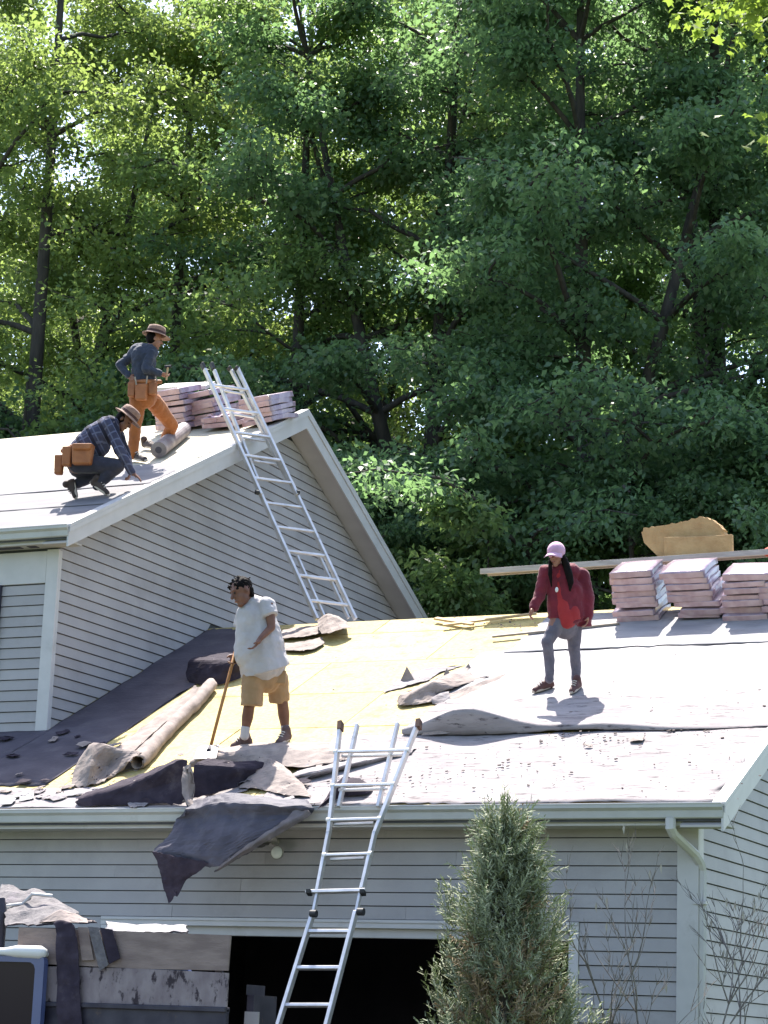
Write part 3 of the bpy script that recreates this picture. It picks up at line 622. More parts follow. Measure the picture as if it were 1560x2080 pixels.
# scraps
rnd = random.Random(4)
def scrap(p, s, mt, label, group, n=NRM, flat=True):
    a = rnd.uniform(0, 6.28); u = (UPS*math.cos(a)+Vector((1,0,0))*math.sin(a)); v = n.cross(u)
    w = s*rnd.uniform(.45, .9); k = rnd.uniform(.2, .5)*s
    P = [[p-u*s-v*w+n*.004, p-v*w*1.1+n*k*.3, p+u*s*.9-v*w*.8+n*.01], [p-u*s*1.1+n*k*.2, p+n*k*.5, p+u*s+n*k*.4], [p-u*s*.8+v*w+n*.01, p+v*w*.9+n*k*.3, p+u*s*1.05+v*w+n*.006]]
    put(sheet('felt_scrap', P, mt, B_, None, 4, .005, .01, rnd.randint(0, 999), .02), label, 'felt scrap', group)
for i in range(26):
    x = rnd.uniform(0, 330); y = rnd.uniform(1598, 1634)
    scrap(GR(x, y, .03), rnd.uniform(.05, .15), rnd.choice([O_, T_, O_, G_]), 'torn scrap of felt littering the left garage eave', 'felt scraps along the left garage eave')
for i in range(14):
    x = rnd.uniform(5, 240); y = rnd.uniform(1500, 1595)-x*.1
    scrap(GR(x, y, .03), rnd.uniform(.03, .10), rnd.choice([B_, T_, B_]), 'scrap of felt lying on the shade painted felt below the corner board', 'felt scraps in the shade below the upper wall')
for x, y, s in ((1295, 1503, .09), (1195, 1515, .05), (880, 1476, .05)):
    scrap(GR(x, y, .03), s, T_, {1295: 'flat square shingle scrap on the gritty eave strip', 1195: 'small brown scrap beside the scattered grit on the eave strip', 880: 'small scrap beside the buckled felt arch'}[x], None)
# grit and crumbs (uncountable)
gb = MB()
def crumb(p, s):
    u = Vector((rnd.uniform(-1, 1), rnd.uniform(-1, 1), 0)).normalized(); u = (u-NRM*u.dot(NRM)).normalized(); v = NRM.cross(u)
    gb.obox(p, u*s, v*s*rnd.uniform(.3, .8), NRM*s*rnd.uniform(.15, .4))
for cx, cy, sx, sy, n_ in ((1200,1500,60,14,50), (1400,1478,55,8,50), (1180,1530,200,40,22), (1350,1450,160,25,24), (1480,1560,60,40,8), (700,1600,90,18,60), (1000,1560,150,30,80), (980,1262,70,8,60), (250,1590,90,20,60)):
    for _ in range(n_):
        crumb(GR(cx+rnd.gauss(0, sx)*.8, cy+rnd.gauss(0, sy)*.8, .034), rnd.choice([.005, .006, .008, .01, .015]))
for _ in range(120): crumb(GR(rnd.uniform(450, 1500), rnd.uniform(1270, 1620), .03), rnd.uniform(.004, .01))
for i in range(34):
    x = rnd.uniform(300, 700); y = rnd.uniform(1530, 1632)
    scrap(GR(x, y, .05), rnd.uniform(.03, .10), rnd.choice([O_, T_, B_, M['edge_grey']]), 'ragged felt scrap strewn among the torn folds above the gutter', 'felt scraps among the torn folds')
put(gb.build('roof_grit', mat('grit', (.05,.04,.045), (.12,.09,.08), .9, 20)), 'dark grit and felt crumbs strewn over the garage roof', 'debris', kind='stuff')
# battens and brown litter near the ridge
M['wood'] = mat('raw_wood', (.42,.30,.17), (.52,.38,.22), .8, 5, stretch=(6,1,6), bump=.15, bscale=30)
M['woodg'] = mat('grey_wood', (.24,.20,.175), (.34,.29,.25), .8, 5, stretch=(1,8,8), bump=.15, bscale=30)
for a, b_, w_, mm, lb in (((1000,1293), (1258,1266), .022, 'woodg', 'long pale batten lying on the garage roof behind the woman in red'), ((900,1270), (1090,1246), .025, 'wood', 'brown lath lying along the garage ridge behind the woman in red'), ((885,1256), (960,1268), .03, 'wood', 'short broken lath at the ridge beside the gable rake')):
    p, q = GR(*a, .055), GR(*b_, .055); d_ = (q-p); s_ = NRM.cross(d_).normalized()
    m_ = MB(); m_.obox((p+q)/2, d_/2, s_*w_, NRM*.012); put(m_.build('batten', M[mm]), lb, 'batten')

# ------------------------------------------------------------------ shingle bundles
M['bund'] = mat('bundle_label_pink', (.44,.27,.28), (.56,.38,.38), .35, 9, bump=.25, bscale=14, rand=.12, coat=.3)
M['wrap'] = mat('bundle_wrapper', (.27,.19,.245), (.43,.335,.385), .28, 6, bump=.5, bscale=9, rand=.1, coat=.5, c3=(.20,.12,.20), c3scale=5, c3lo=.55, c3hi=.7)
def bundle_mesh(seed, w=.26, d=.29, h=.039):
    rnd_ = random.Random(seed); bm = bmesh.new(); bmesh.ops.create_cube(bm, size=2)
    for v in bm.verts: v.co = Vector((v.co.x*w, v.co.y*d, v.co.z*h))
    bmesh.ops.subdivide_edges(bm, edges=bm.edges, cuts=6, use_grid_fill=True)
    for v in bm.verts:
        ex, ey = abs(v.co.x)/w, abs(v.co.y)/d
        if abs(v.co.z) > h*.9: v.co.z -= math.copysign(.006, v.co.z)*max(ex**8, ey**8)
        q = v.co*7+Vector((seed*3.1, 0, 0)); v.co += Vector((noise.noise(q), noise.noise(q+Vector((5, 0, 0))), noise.noise(q+Vector((9, 0, 0)))*.6))*.011
        v.co.z -= .018*ey*ey*(seed % 2)
    me = bpy.data.meshes.new('shingle_bundle'); bm.normal_update(); bm.to_mesh(me); bm.free()
    me.materials.append(M['wrap']); me.materials.append(M['bund'])
    for p in me.polygons: p.use_smooth = True; p.material_index = 1 if p.normal.y < -.8 else 0
    return me
BM_ = [bundle_mesh(s) for s in range(5)]
def stack(base, n, up, group, label, seed, lean=(0, 0), tilt=26.6, step=.074, yaw=0, jit=.02):
    r_ = random.Random(seed); k = Vector(base)
    ord_ = ['bottom', 'second', 'third', 'fourth', 'fifth', 'sixth', 'seventh', 'eighth']
    for i in range(n):
        o = bpy.data.objects.new('shingle_bundle', BM_[r_.randint(0, 4)]); COL.objects.link(o)
        o.location = k+up*(step*(i+.5))+Vector((lean[0]*i/n+r_.uniform(-jit, jit), lean[1]*i/n+r_.uniform(-jit, jit)*.6, 0))
        o.rotation_euler = (math.radians(tilt+r_.uniform(-2, 2)), r_.uniform(-.03, .03), math.radians(yaw)+r_.uniform(-.06, .06))
        sc_ = r_.uniform(.9, 1.06); o.scale = (sc_, r_.uniform(.94, 1.03), r_.uniform(.85, 1.15)); put(o, ('topmost' if i == n-1 else ord_[i])+' pink wrapped shingle bundle of '+label, 'shingle bundle', group)
BG = 'shingle bundles stacked on the garage ridge'; BU = 'shingle bundles stacked on the upper ridge'
def gbase(x, y): return GR(x, y, .04)+UPS*.29
stack(gbase(1293, 1262), 8, NRM, BG, 'the salmon coloured stack beside the woman in red', 1)
stack(gbase(1424, 1258), 8, NRM, BG, 'the leaning stack under the torn cardboard', 2, lean=(-.22, .0), jit=.04)
stack(gbase(1512, 1258), 7, NRM, BG, 'the stack between the leaning stack and the rake edge', 3, lean=(.02, -.02), jit=.05)
stack(gbase(1598, 1255), 6, NRM, BG, 'the stack nearest the right rake edge', 4, jit=.04)
def ubase(x, y): return UR(x, y, .03)+UPS*.05
stack(UR(372, 868, .03), 7, NRM, BU, 'the tall stack behind the knee of the standing roofer', 5, tilt=20, step=.08, yaw=-6)
stack(UR(428, 862, .03)+UPS*.12, 6, NRM, BU, 'the stack standing beside the upper ladder rails', 6, tilt=22, step=.078, yaw=-14, jit=.04)
stack(UR(462, 864, .03), 2, NRM, BU, 'the low pile under the pink wrapper scraps', 7, tilt=24, jit=.03)
stack(UR(548, 858, .03)+UPS*.05, 5, NRM, BU, 'the short stack beside the gable peak', 8, tilt=20, step=.075, yaw=-12, jit=.04)
p = UR(448, 850, .16); put(sheet('plastic_wrapper', [[p+Vector((x*.1, y*.09, .05*math.sin(x*2.1+y)+y*.045+.03)) for x in (-1.6,-.8,0,.8,1.6)] for y in (-1.5,-.5,.5,1.5)], mat('pink_plastic', (.62,.34,.38), (.75,.5,.52), .3, 8, coat=.4), M['wrap'], None, 5, seed=51, ragged=.03, rough=.05, nfreq=9), 'crumpled pink wrapper draped on the low pile of bundles', 'plastic wrapper')
# white board on the upper stack
a, b_ = onY(326, 787, 27.35), onY(428, 783, 27.35); m_ = MB(); m_.obox((a+b_)/2+Vector((0,0,.0)), (b_-a)/2, Vector((0,.14,.07)), Vector((0,-.012,.024))); put(m_.build('white_board', M['trim']), 'short white board lying on top of the upper shingle stack', 'board')
M['pale_wood'] = mat('pale_grey_wood', (.34,.30,.27), (.45,.41,.37), .8, 5, stretch=(1,8,8), bump=.15, bscale=30)
# plank across the garage stacks
QY = 25.62
a, b_ = onY(983, 1161, QY), onY(1640, 1116, QY)
d_ = (b_-a); pk = thing('plank', (a+b_)/2, 'long weathered plank laid across the shingle stacks above the garage ridge', 'plank')
m_ = MB(); m_.obox((a+b_)/2, d_/2, Vector((0,.12,.012)), Vector((0,-.002,.022))); m_.build('deck', M['pale_wood'], pk, bevel=.004)
for s in (-1, 1):
    m_ = MB(); m_.obox((a+b_)/2+Vector((0, .125*s, -.012+.012*s)), d_/2, Vector((0,.006,0)), Vector((0,0,.034))); m_.build('side_rail', M['pale_wood'], pk, bevel=.003)
# torn board + block on plank
M['card'] = mat('torn_fibreboard', (.40,.24,.11), (.48,.31,.15), .9, 7, bump=.4, bscale=30, c3=(.30,.17,.07), c3scale=4, c3lo=.6, c3hi=.75)
out = [(1336,1130),(1308,1102),(1304,1082),(1308,1073),(1335,1068),(1365,1064),(1385,1059),(1405,1054),(1425,1049),(1440,1053),(1455,1062),(1467,1072),(1473,1086),(1470,1128)]
rr = random.Random(8); P = []
for i in range(len(out)):
    a, b_ = Vector((*out[i], 0)), Vector((*out[(i+1) % len(out)], 0)); n_ = 5 if 2 <= i <= 11 else 1
    for k in range(n_): q = a.lerp(b_, k/n_); P.append(onY(q.x+rr.uniform(-1.5, 1.5)*(n_ > 1), q.y+rr.uniform(-2, 2)*(n_ > 1), QY+.10))
m_ = MB(); m_.prism(P, (0.02, .09, 0)); put(m_.build('torn_fibreboard', M['card']), 'ragged torn tan fibreboard standing on the plank', 'board')
P = [onY(x, y, QY+.02) for x, y in ((1349,1091),(1420,1089),(1462,1087),(1487,1085),(1488,1124),(1420,1128),(1349,1131))]
m_ = MB(); m_.prism(P, (0, .06, 0)); put(m_.build('fibreboard_offcut', M['card'], bevel=.008), 'rectangular tan fibreboard offcut leaning before the ragged torn board', 'board')
P = [onY(x, y, QY-.12) for x, y in ((1468,1133),(1486,1133),(1485,1150),(1470,1150))]
p = onY(1566, 1121, QY); m_ = MB(); m_.ball(p, .10, 10, 7, (1, .6, .62)); put(m_.build('red_cloth', mat('red_cloth', (.35,.05,.03), (.45,.09,.05), .8), smooth=True), 'red cloth bundle lying on the right end of the plank', 'cloth')

# felt roll on the upper roof
a, b_ = UR(322, 914, .115), UR(374, 872, .115); ax = (b_-a).normalized()
fr = thing('felt_roll', a, 'dark factory roll of felt on the upper roof before the standing roofer', 'felt roll')
m_ = MB(); m_.tube([a, a.lerp(b_, .3), a.lerp(b_, .6), b_], [.108, .105, .105, .10], 20); m_.build('roll', mat('roll_felt', (.16,.13,.14), (.26,.23,.23), .6, 6, bump=.2), fr, smooth=False)
m_ = MB(); m_.tube([a-ax*.004, a+ax*.002], [.045, .045], 14); m_.build('core', M['dark_int'], fr)

# ------------------------------------------------------------------ ladders
def rail(m_, a, b_, wv, dv): m_.obox((a+b_)/2, (b_-a)/2, wv, dv)
def ladder_plane(P0, n):
    return lambda x, y, off=0: onplane(x, y, Vector(P0)+Vector(n)*off, n)
def part_bar(par, name, a, b_, w, d, nrm, mt, bev=.004):
    ax = (b_-a).normalized(); s = nrm.cross(ax).normalized(); m_ = MB(); m_.obox((a+b_)/2, (b_-a)/2, s*w, nrm*d); return m_.build(name, mt, par, bevel=bev)
inc = math.radians(64); n1 = Vector((0, -math.sin(inc), math.cos(inc))); L1 = ladder_plane((0, 19.605, 3.47), n1)
lad = thing('ladder', (L1(605, 2110).x, 18.0, 0), 'aluminium folding ladder with flared top leaning on the garage gutter', 'ladder')
def ext(f, p, q, z):   # continue a rail line down to height z
    a, b_ = f(*p), f(*q); d_ = b_-a; return a+d_*((z-a.z)/d_.z)
# lower straight section
for t_, b2 in (((637, 1852), (566, 2080)), ((723, 1852), (664, 2080))):
    part_bar(lad, 'rail', L1(*t_, .0), ext(L1, t_, b2, .03), .017, .032, n1, M['alum'])
for z_ in range(12):
    pass
for y, xa, xb in ((1892, 624, 713), (1966, 601, 692), (2042, 579, 672), (2119, 556, 652), (2196, 533, 632), (2274, 510, 612), (2352, 486, 592)):
    a, b_ = L1(xa, y), L1(xb, y)
    if a.z > .1: part_bar(lad, 'rung', a, b_, .016, .020, n1, M['alum'])
# hinge zone
for x, y in ((642, 1828), (729, 1828)):
    part_bar(lad, 'inner_rail', L1(x-5, y+26, .0), L1(x+7, y-34, .0), .013, .024, n1, M['alum'])
for x, y in ((637, 1856), (733, 1852)):
    m_ = MB(); c = L1(x, y, .03); ax = Vector((1,0,0)); m_.tube([c-ax*.03, c+ax*.03], .035, 14); m_.build('hinge', M['black_plastic'], lad)
part_bar(lad, 'lock_bar', L1(622, 1812, .02), L1(742, 1809, .02), .016, .022, n1, M['alum'])
for x in (628, 737):
    m_ = MB(); c = L1(x, 1813, .03); m_.obox(c, (.025,0,0), n1*.03, Vector((0,0,.02))); m_.build('lock', M['black_plastic'], lad, bevel=.006)
# upper inner section and flared outer section
up_in = (((644, 1812), (726, 1470)), ((730, 1808), (808, 1468)))
part_bar(lad, 'inner_rail', L1(688, 1640, -.035), L1(726, 1472, -.035), .016, .028, n1, M['alum'])
part_bar(lad, 'inner_rail', L1(768, 1640, -.035), L1(808, 1469, -.035), .016, .028, n1, M['alum'])
for a, b_, c in (((645, 1810), (668, 1690), (691, 1472)), ((735, 1806), (762, 1690), (850, 1468))):
    part_bar(lad, 'flared_rail', L1(*a, .012), L1(*b_, .012), .016, .030, n1, M['alum']); part_bar(lad, 'flared_rail', L1(b_[0], b_[1]+2, .014), L1(*c, .014), .017, .031, n1, M['alum'])
    part_bar(lad, 'rubber_shoe', L1(c[0], c[1]+12, .015), L1(c[0]+1, c[1]-5, .015), .023, .037, n1, mat('worn_rubber', (.05,.03,.025), (.12,.06,.04), .8, 12))
for y, xa, xb in ((1527, 682, 828), (1596, 676, 799), (1666, 667, 771), (1737, 659, 752)):
    a, b_ = L1(xa, y, .03), L1(xb, y-3, .03); part_bar(lad, 'rung', a, b_, .013, .014, n1, M['alum']); part_bar(lad, 'rung', L1(xa+12, y+9, -.03), L1(xb-12, y+6, -.03), .012, .014, n1, M['alum'])
    for q in (a, b_):
        m_ = MB(); m_.tube([q-Vector((.018,0,0)), q+Vector((.018,0,0))], .024, 10); m_.build('rung_collar', M['alum'], lad)

B0 = GR(683, 1259); C0 = onX(513, 888, -14.10); wdir = Vector((.6, .8, 0)); n2 = wdir.cross(C0-B0).normalized()
if n2.dot(CAM-B0) < 0: n2 = -n2
L2 = ladder_plane(B0+n2*.05, n2)
lad = thing('ladder', B0, 'aluminium folding ladder standing on the garage ridge and leaning on the upper gable rake', 'ladder')
def lx(y, s):  # rail x at image row (left 0, right 1)
    return (411+(y-740)*(645-411)/520 if s == 0 else 486+(y-756)*(722-486)/502)
for s in (0, 1):
    part_bar(lad, 'rail', L2(lx(980, s), 980), L2(lx(1258, s), 1258), .018, .033, n2, M['alum'])
    part_bar(lad, 'upper_rail', L2(lx(748, s), 748, .036), L2(lx(1005, s), 1005, .036), .018, .030, n2, M['alum'])
    k = 22 if s == 0 else -17
    part_bar(lad, 'inner_rail', L2(lx(752, s)+k*.85, 752, -.04), L2(lx(975, s)+k*.3, 975, -.04), .017, .028, n2, M['alum'])
    k = 17 if s == 0 else -13
    part_bar(lad, 'inner_rail', L2(lx(1130, s)+k, 1130, -.04), L2(lx(1256, s)+k, 1256, -.04), .014, .026, n2, M['alum'])
    for dx, o_ in ((0, .036), (22*.85 if s == 0 else -17*.85, -.04)):
        part_bar(lad, 'end_cap', L2(lx(749, s)+dx, 750, o_), L2(lx(749, s)+dx-5, 738 if s == 0 else 746, o_), .020, .034, n2, M['black_plastic'])
    m_ = MB(); c = L2(lx(1000, s)+(-6 if s == 0 else 4), 1000, .05); m_.tube([c-wdir*.02, c+wdir*.02], .032, 12); m_.build('hinge', M['black_plastic'], lad)
for y in (785, 833, 881, 928, 974, 1024, 1073, 1122, 1171, 1222):
    a, b_ = L2(lx(y-3, 0), y-3, .045 if y < 990 else .0), L2(lx(y+7, 1), y+7, .045 if y < 990 else .0)
    part_bar(lad, 'rung', a, b_, .015, .018, n2, M['alum'])
    if y < 940: part_bar(lad, 'rung', L2(lx(y+8, 0)+16, y+8, -.04), L2(lx(y+15, 1)-13, y+15, -.04), .013, .014, n2, M['alum'])

# ------------------------------------------------------------------ flood lamp on the wall
p = onY(556, 1712, GY-.03); lampt = thing('wall_lamp', p, 'round floodlamp on the garage wall beside the hanging felt', 'lamp')
m_ = MB(); m_.tube([p+Vector((0,.02,0)), p+Vector((0,-.02,0))], .055, 16); m_.build('base_plate', M['soffit'], lampt)
q = onY(564, 1732, GY-.17); m_ = MB(); m_.tube([p, p+Vector((0,-.06,-.02)), q+Vector((0,.05,.02))], .018, 8); m_.build('arm', M['soffit'], lampt)
m_ = MB(); m_.tube([q+Vector((0,.075,.02)), q+Vector((0,.04,.01)), q, q+Vector((0,-.02,0))], [.03,.04,.064,.068], 18); m_.build('housing', mat('lamp_housing', (.25,.23,.2), rough=.5), lampt, smooth=False)
m_ = MB(); m_.ball(q+Vector((0,-.018,0)), .062, 16, 10, (1,.45,1)); m_.build('lens', mat('lamp_lens', (.62,.62,.55), (.68,.68,.6), .15), lampt, smooth=True)
q2 = onY(530, 1716, GY-.1); m_ = MB(); m_.tube([p, q2], .014, 8); m_.tube([q2+Vector((.03,.02,.01)), q2, q2-Vector((.02,.03,.0))], [.025,.03,.032], 12); m_.build('sensor_arm', mat('lamp_dark', (.1,.09,.09), rough=.5), lampt)

# ------------------------------------------------------------------ truck
TY = 16.3; TX1 = onY(466, 1930, TY).x; TXc = onY(98, 1990, TY).x
M['blue'] = mat('blue_paint', (.055,.07,.16), (.065,.085,.19), .3, 3, coat=.6, c3=(.03,.03,.05), c3scale=6, c3lo=.65, c3hi=.8)
M['whitep'] = mat('white_paint', (.62,.60,.57), rough=.35, coat=.4)
M['plank1'] = mat('dirty_plywood', (.175,.13,.115), (.25,.19,.165), .9, 4, stretch=(1,4,4), bump=.2, bscale=25, c3=(.13,.10,.10), c3scale=2, c3lo=.6, c3hi=.75)
M['plank2'] = mat('peeling_plywood', (.17,.135,.14), (.24,.20,.20), .9, 8, bump=.3, bscale=25, stretch=(1.3,1,.7), c3=(.035,.025,.03), c3scale=7, c3lo=.54, c3hi=.60)
M['steel'] = mat('dark_steel', (.025,.022,.035), (.05,.045,.06), .5, 6, metal=.3, c3=(.12,.08,.06), c3scale=8, c3lo=.6, c3hi=.75)
M['tyre'] = mat('rubber', (.02,.02,.02), (.035,.033,.03), .9, 12)
tr = thing('dump_truck', ((TX1+TXc)/2-.8, TY+1, 0), 'blue truck with plank sided bed heaped with torn felt before the garage', 'truck')
BX0 = TXc-.02; BX1 = TX1
m_ = MB(); m_.box((BX0-1.9, TY+.35, .62), (BX1-.05, TY+1.65, .78)); m_.build('chassis', M['steel'], tr)
bed = MB(); bed.box((BX0, TY+.02, .95), (BX1, TY+2.0, 1.02)); bed.box((BX0, TY, 1.02), (BX1, TY+.05, 1.50)); bed.box((BX0, TY+1.97, 1.02), (BX1, TY+2.02, 1.22)); bed.box((BX0, TY+.05, 1.02), (BX0+.05, TY+1.97, 1.75)); bed.box((BX1-.05, TY+.05, 1.02), (BX1, TY+1.97, 1.2))
bed_ = bed.build('bed', M['steel'], tr, bevel=.008)
zt = 1.515; d0 = .0
m_ = MB(); m_.box((BX0, TY-.03, 1.475), (BX1, TY+.06, 1.512)); m_.build('top_rail', M['steel'], bed_, bevel=.006)
for (z0, z1, xa, xb, mm, tl) in ((1.515, 1.79, BX0-.02, BX1-.0, 'plank2', .0), (1.797, 2.085, BX0-.30, BX1-.005, 'plank1', .01)):
    for yy in (TY-.005,):
        m_ = MB(); m_.hexa([(xa, yy, z0), (xb, yy, z0), (xb, yy+.022, z0), (xa, yy+.022, z0), (xa, yy, z1+.025), (xb+tl, yy, z1-.01), (xb+tl, yy+.022, z1-.01), (xa, yy+.022, z1+.025)]); m_.build('side_plank', M[mm], bed_)
for x in (BX0+.15, (BX0+BX1)/2, BX1-.12):
    for yy in (TY+.055, TY+1.94):
        m_ = MB(); m_.box((x-.03, yy, 1.0), (x+.03, yy+.03, 2.02 if yy < TY+1 else 1.2)); m_.build('stake', M['steel'], bed_)
# rear frame, bumper and hitch gear
m_ = MB(); m_.box((BX1+.005, TY+.1, .6), (BX1+.10, TY+1.9, .8)); m_.build('bumper', M['steel'], tr, bevel=.01)
m_ = MB(); p = onY(500, 2010, TY+.5); m_.box((BX1+.02, TY+.3, 1.0), (p.x+.18, TY+.7, 1.62)); m_.box((BX1+.02, TY+.28, 1.62), (p.x+.12, TY+.6, 1.70)); m_.build('tail_winch', M['steel'], tr, bevel=.02)
p = onY(511, 2068, TY+.27); m_ = MB(); m_.box((p.x-.06, TY+.26, p.z-.05), (p.x+.06, TY+.29, p.z+.05)); m_.build('tail_plate', mat('plate_grey', (.3,.27,.27), rough=.6), tr)
# cab
CY = TY-.12; CX1 = onY(86, 1990, CY).x; CX0 = CX1-1.75; RZ = onY(60, 1943, CY).z; CW = 2.5
cabm = MB(); cabm.box((CX0, CY, .75), (CX1, CY+CW, 1.28)); cabm.box((CX0-1.2, CY+.06, .75), (CX0, CY+CW-.06, 1.22))
cab = cabm.build('cab', M['blue'], tr, bevel=.04)
for yy in (CY+.01, CY+CW-.07):
    m_ = MB()   # one window frame with rounded upper corner, cut as a ring
    o_ = [(CX0+.05, 1.27), (CX1-.0, 1.27), (CX1-.0, RZ), (CX0+.55, RZ)]; pts_ = []
    inn = [(CX0+.20, 1.275), (CX1-.085, 1.275), (CX1-.085, RZ-.10), (CX1-.10, RZ-.065), (CX1-.135, RZ-.045), (CX0+.60, RZ-.045)]
    out_ = [(CX0+.05, 1.27), (CX1, 1.27), (CX1, RZ-.05), (CX1-.005, RZ-.02), (CX1-.02, RZ), (CX0+.50, RZ)]
    vs = [(x, yy, z) for x, z in out_]+[(x, yy, z) for x, z in inn]+[(x, yy+.06, z) for x, z in out_]+[(x, yy+.06, z) for x, z in inn]
    fs = []
    for k in range(6):
        q = (k+1) % 6
        if k != 0: fs += [(k, q, 6+q, 6+k), (12+q, 12+k, 18+k, 18+q)]
        if k != 0: fs += [(k, 12+k, 12+q, q), (6+q, 18+q, 18+k, 6+k)]
    m_.add(vs, fs); m_.build('window_frame', M['blue'], cab)
    m_ = MB(); m_.prism([(x, yy+.03, z) for x, z in inn], (0, .006, 0)); m_.build('side_window', M['glass'], cab)
m_ = MB(); m_.tube([(CX0+.45, CY+.05, RZ+.03), (CX1-.42, CY+.05, RZ+.035), (CX1-.28, CY+.03, RZ+.04), (CX1-.05, CY+.03, RZ+.035), (CX1+.0, CY+.03, RZ+.035)], [.035, .035, .052, .055, .03], 12, up=(0,0,1)); m_.build('roof_visor', M['whitep'], tr, smooth=True)
m_ = MB(); m_.box((CX0+.52, CY+.09, RZ+.002), (CX1-.03, CY+CW-.08, RZ+.05)); m_.build('roof', M['whitep'], tr, bevel=.02)
m_ = MB(); m_.box((CX1-.05, CY+.12, 1.3), (CX1-.04, CY+CW-.12, RZ-.03)); m_.build('rear_window', M['glass'], cab)
m_ = MB(); m_.box((CX0+.06, CY-.012, .8), (CX1-.1, CY-.0, 1.25)); dr = m_.build('door', M['blue'], cab, bevel=.005)
m_ = MB(); m_.box((CX1-.32, CY-.035, 1.13), (CX1-.16, CY-.014, 1.16)); m_.build('handle', M['black_plastic'], dr)
for x, r in ((CX0-.55, .40), (BX1-.75, .40)):
    for yy in (TY+.08, TY+1.72):
        m_ = MB(); m_.tube([(x, yy, r), (x, yy+.03, r), (x, yy+.19, r), (x, yy+.22, r)], [r-.04, r, r, r-.04], 28); wl = m_.build('wheel', M['tyre'], tr)
        m_ = MB(); m_.tube([(x, yy-.005, r), (x, yy+.225, r)], .22, 20); m_.build('rim', M['steel'], wl)
px_ = onY(8, 1860, TY+.3); m_ = MB(); m_.tube([(px_.x-.03, TY+.3, .8), (px_.x-.03, TY+.3, 2.25), (px_.x-.06, TY+.3, 2.36)], .05, 12); m_.build('exhaust_stack', M['steel'], tr)
# load in the bed
def ty(x, y, o=0): return onY(x, y, TY+o)
M['shingle_grey'] = mat('grey_shingle', (.105,.095,.10), (.165,.15,.152), .9, 18, bump=.4, bscale=60, c3=(.14,.12,.14), c3scale=6, c3lo=.55, c3hi=.7)
LG2 = 'torn roofing heaped in the truck bed'
put(sheet('felt_slab', [[ty(8,1884,.1), ty(50,1882,.1), ty(90,1878,.1), ty(128,1872,.12)], [ty(10,1850,.35), ty(55,1848,.35), ty(95,1853,.32), ty(150,1868,.25)], [ty(35,1830,.7), ty(70,1812,.7), ty(110,1830,.62), ty(160,1858,.5)], [ty(30,1812,.95), ty(70,1808,.95), ty(112,1826,.9), ty(165,1860,.8)]], M['shingle_grey'], B_, None, 5, .012, .03, 61, .02), 'grey shingle slab sloping over the heaped truck load', 'roofing debris', LG2)
put(sheet('felt_slab', [[ty(0,1835,.5), ty(20,1838,.5), ty(40,1842,.5), ty(62,1822,.5)], [ty(-4,1815,.7), ty(20,1812,.7), ty(45,1815,.7), ty(70,1814,.7)], [ty(2,1797,.9), ty(25,1800,.9), ty(50,1810,.9), ty(68,1812,.9)]], M['shingle_grey'], O_, None, 5, .012, .02, 62, .02), 'buckled grey slab topping the truck load', 'roofing debris', LG2)
a, b_, c_ = ty(14,1840,.45), ty(46,1836,.45), ty(66,1816,.45); m_ = MB(); m_.tube([a, b_, c_, ty(106,1820,.5)], .016, 6); put(m_.build('metal_flashing', M['trim']), 'bent pale flashing strip on the truck load', 'flashing', LG2)
put(sheet('felt_slab', [[ty(72,1876,.12), ty(110,1876,.12), ty(150,1876,.12), ty(200,1876,.12)], [ty(88,1866,.15), ty(122,1850,.2), ty(140,1862,.2), ty(190,1868,.2)], [ty(110,1858,.3), ty(126,1848,.3), ty(160,1856,.3), ty(200,1872,.3)]], M['felt_tan'], B_, None, 5, .01, .02, 63, .03), 'brown peaked felt piece behind the side plank of the truck', 'roofing debris', LG2)
put(sheet('felt_slab', [[ty(212,1889,.03), ty(270,1893,.03), ty(330,1895,.03), ty(386,1893,.03)], [ty(214,1880,.1), ty(270,1883,.12), ty(330,1886,.12), ty(384,1885,.1)], [ty(212,1868,.25), ty(236,1876,.28), ty(330,1880,.3), ty(380,1882,.3)]], M['felt_grey'], B_, None, 5, .012, .02, 64, .015), 'pale felt sheet lying along the top of the truck side plank', 'roofing debris', LG2)
put(sheet('felt_strip', [[ty(106,1872,-.03), ty(120,1871,-.03), ty(135,1873,-.03)], [ty(113,1884,-.06), ty(130,1884,-.06), ty(155,1882,-.06)], [ty(114,1960,-.05), ty(136,1960,-.055), ty(162,1960,-.05)], [ty(117,2060,-.045), ty(140,2062,-.05), ty(166,2060,-.045)], [ty(119,2120,-.045), ty(142,2122,-.05), ty(168,2120,-.045)]], M['felt_black'], B_, None, 5, .008, .012, 65, .008), 'wide dark felt strip hanging down over both side planks of the truck', 'roofing felt', LG2)
for pts_, mm, lb in ((((158,1883),(178,1884),(190,1950),(166,1951)), 'plank1', 'short grey shingle strip hanging next to the wide dark strip'), (((178,1882),(200,1884),(220,1960),(202,1972)), 'shingle_grey', 'slanted pale shingle strip hanging over the truck plank'), (((203,1884),(228,1888),(244,1946),(222,1958)), 'felt_black', 'slanted dark shingle strip hanging over the truck plank')):
    P = [ty(x, y, -.028-.012*(mm != 'plank1')) for x, y in pts_]; m_ = MB(); m_.prism(P, (0, .008, 0)); put(m_.build('shingle_strip', M[mm]), lb, 'shingle strip', LG2)
# bin inside the garage
p = onY(785, 2095, 21.4); bn = thing('bin', (p.x, 21.4, 0), 'grey dome lidded bin inside the dark garage doorway', 'bin')
m_ = MB(); m_.tube([(p.x, 21.4, .02), (p.x, 21.4, 1.3)], [.22, .27], 20); m_.build('body', mat('bin_grey', (.12,.12,.13), rough=.6), bn)
m_ = MB(); m_.ball((p.x, 21.4, 1.3), .285, 20, 10, (1,1,.42)); m_.build('lid', mat('bin_lid', (.3,.28,.3), rough=.5), bn, smooth=True)

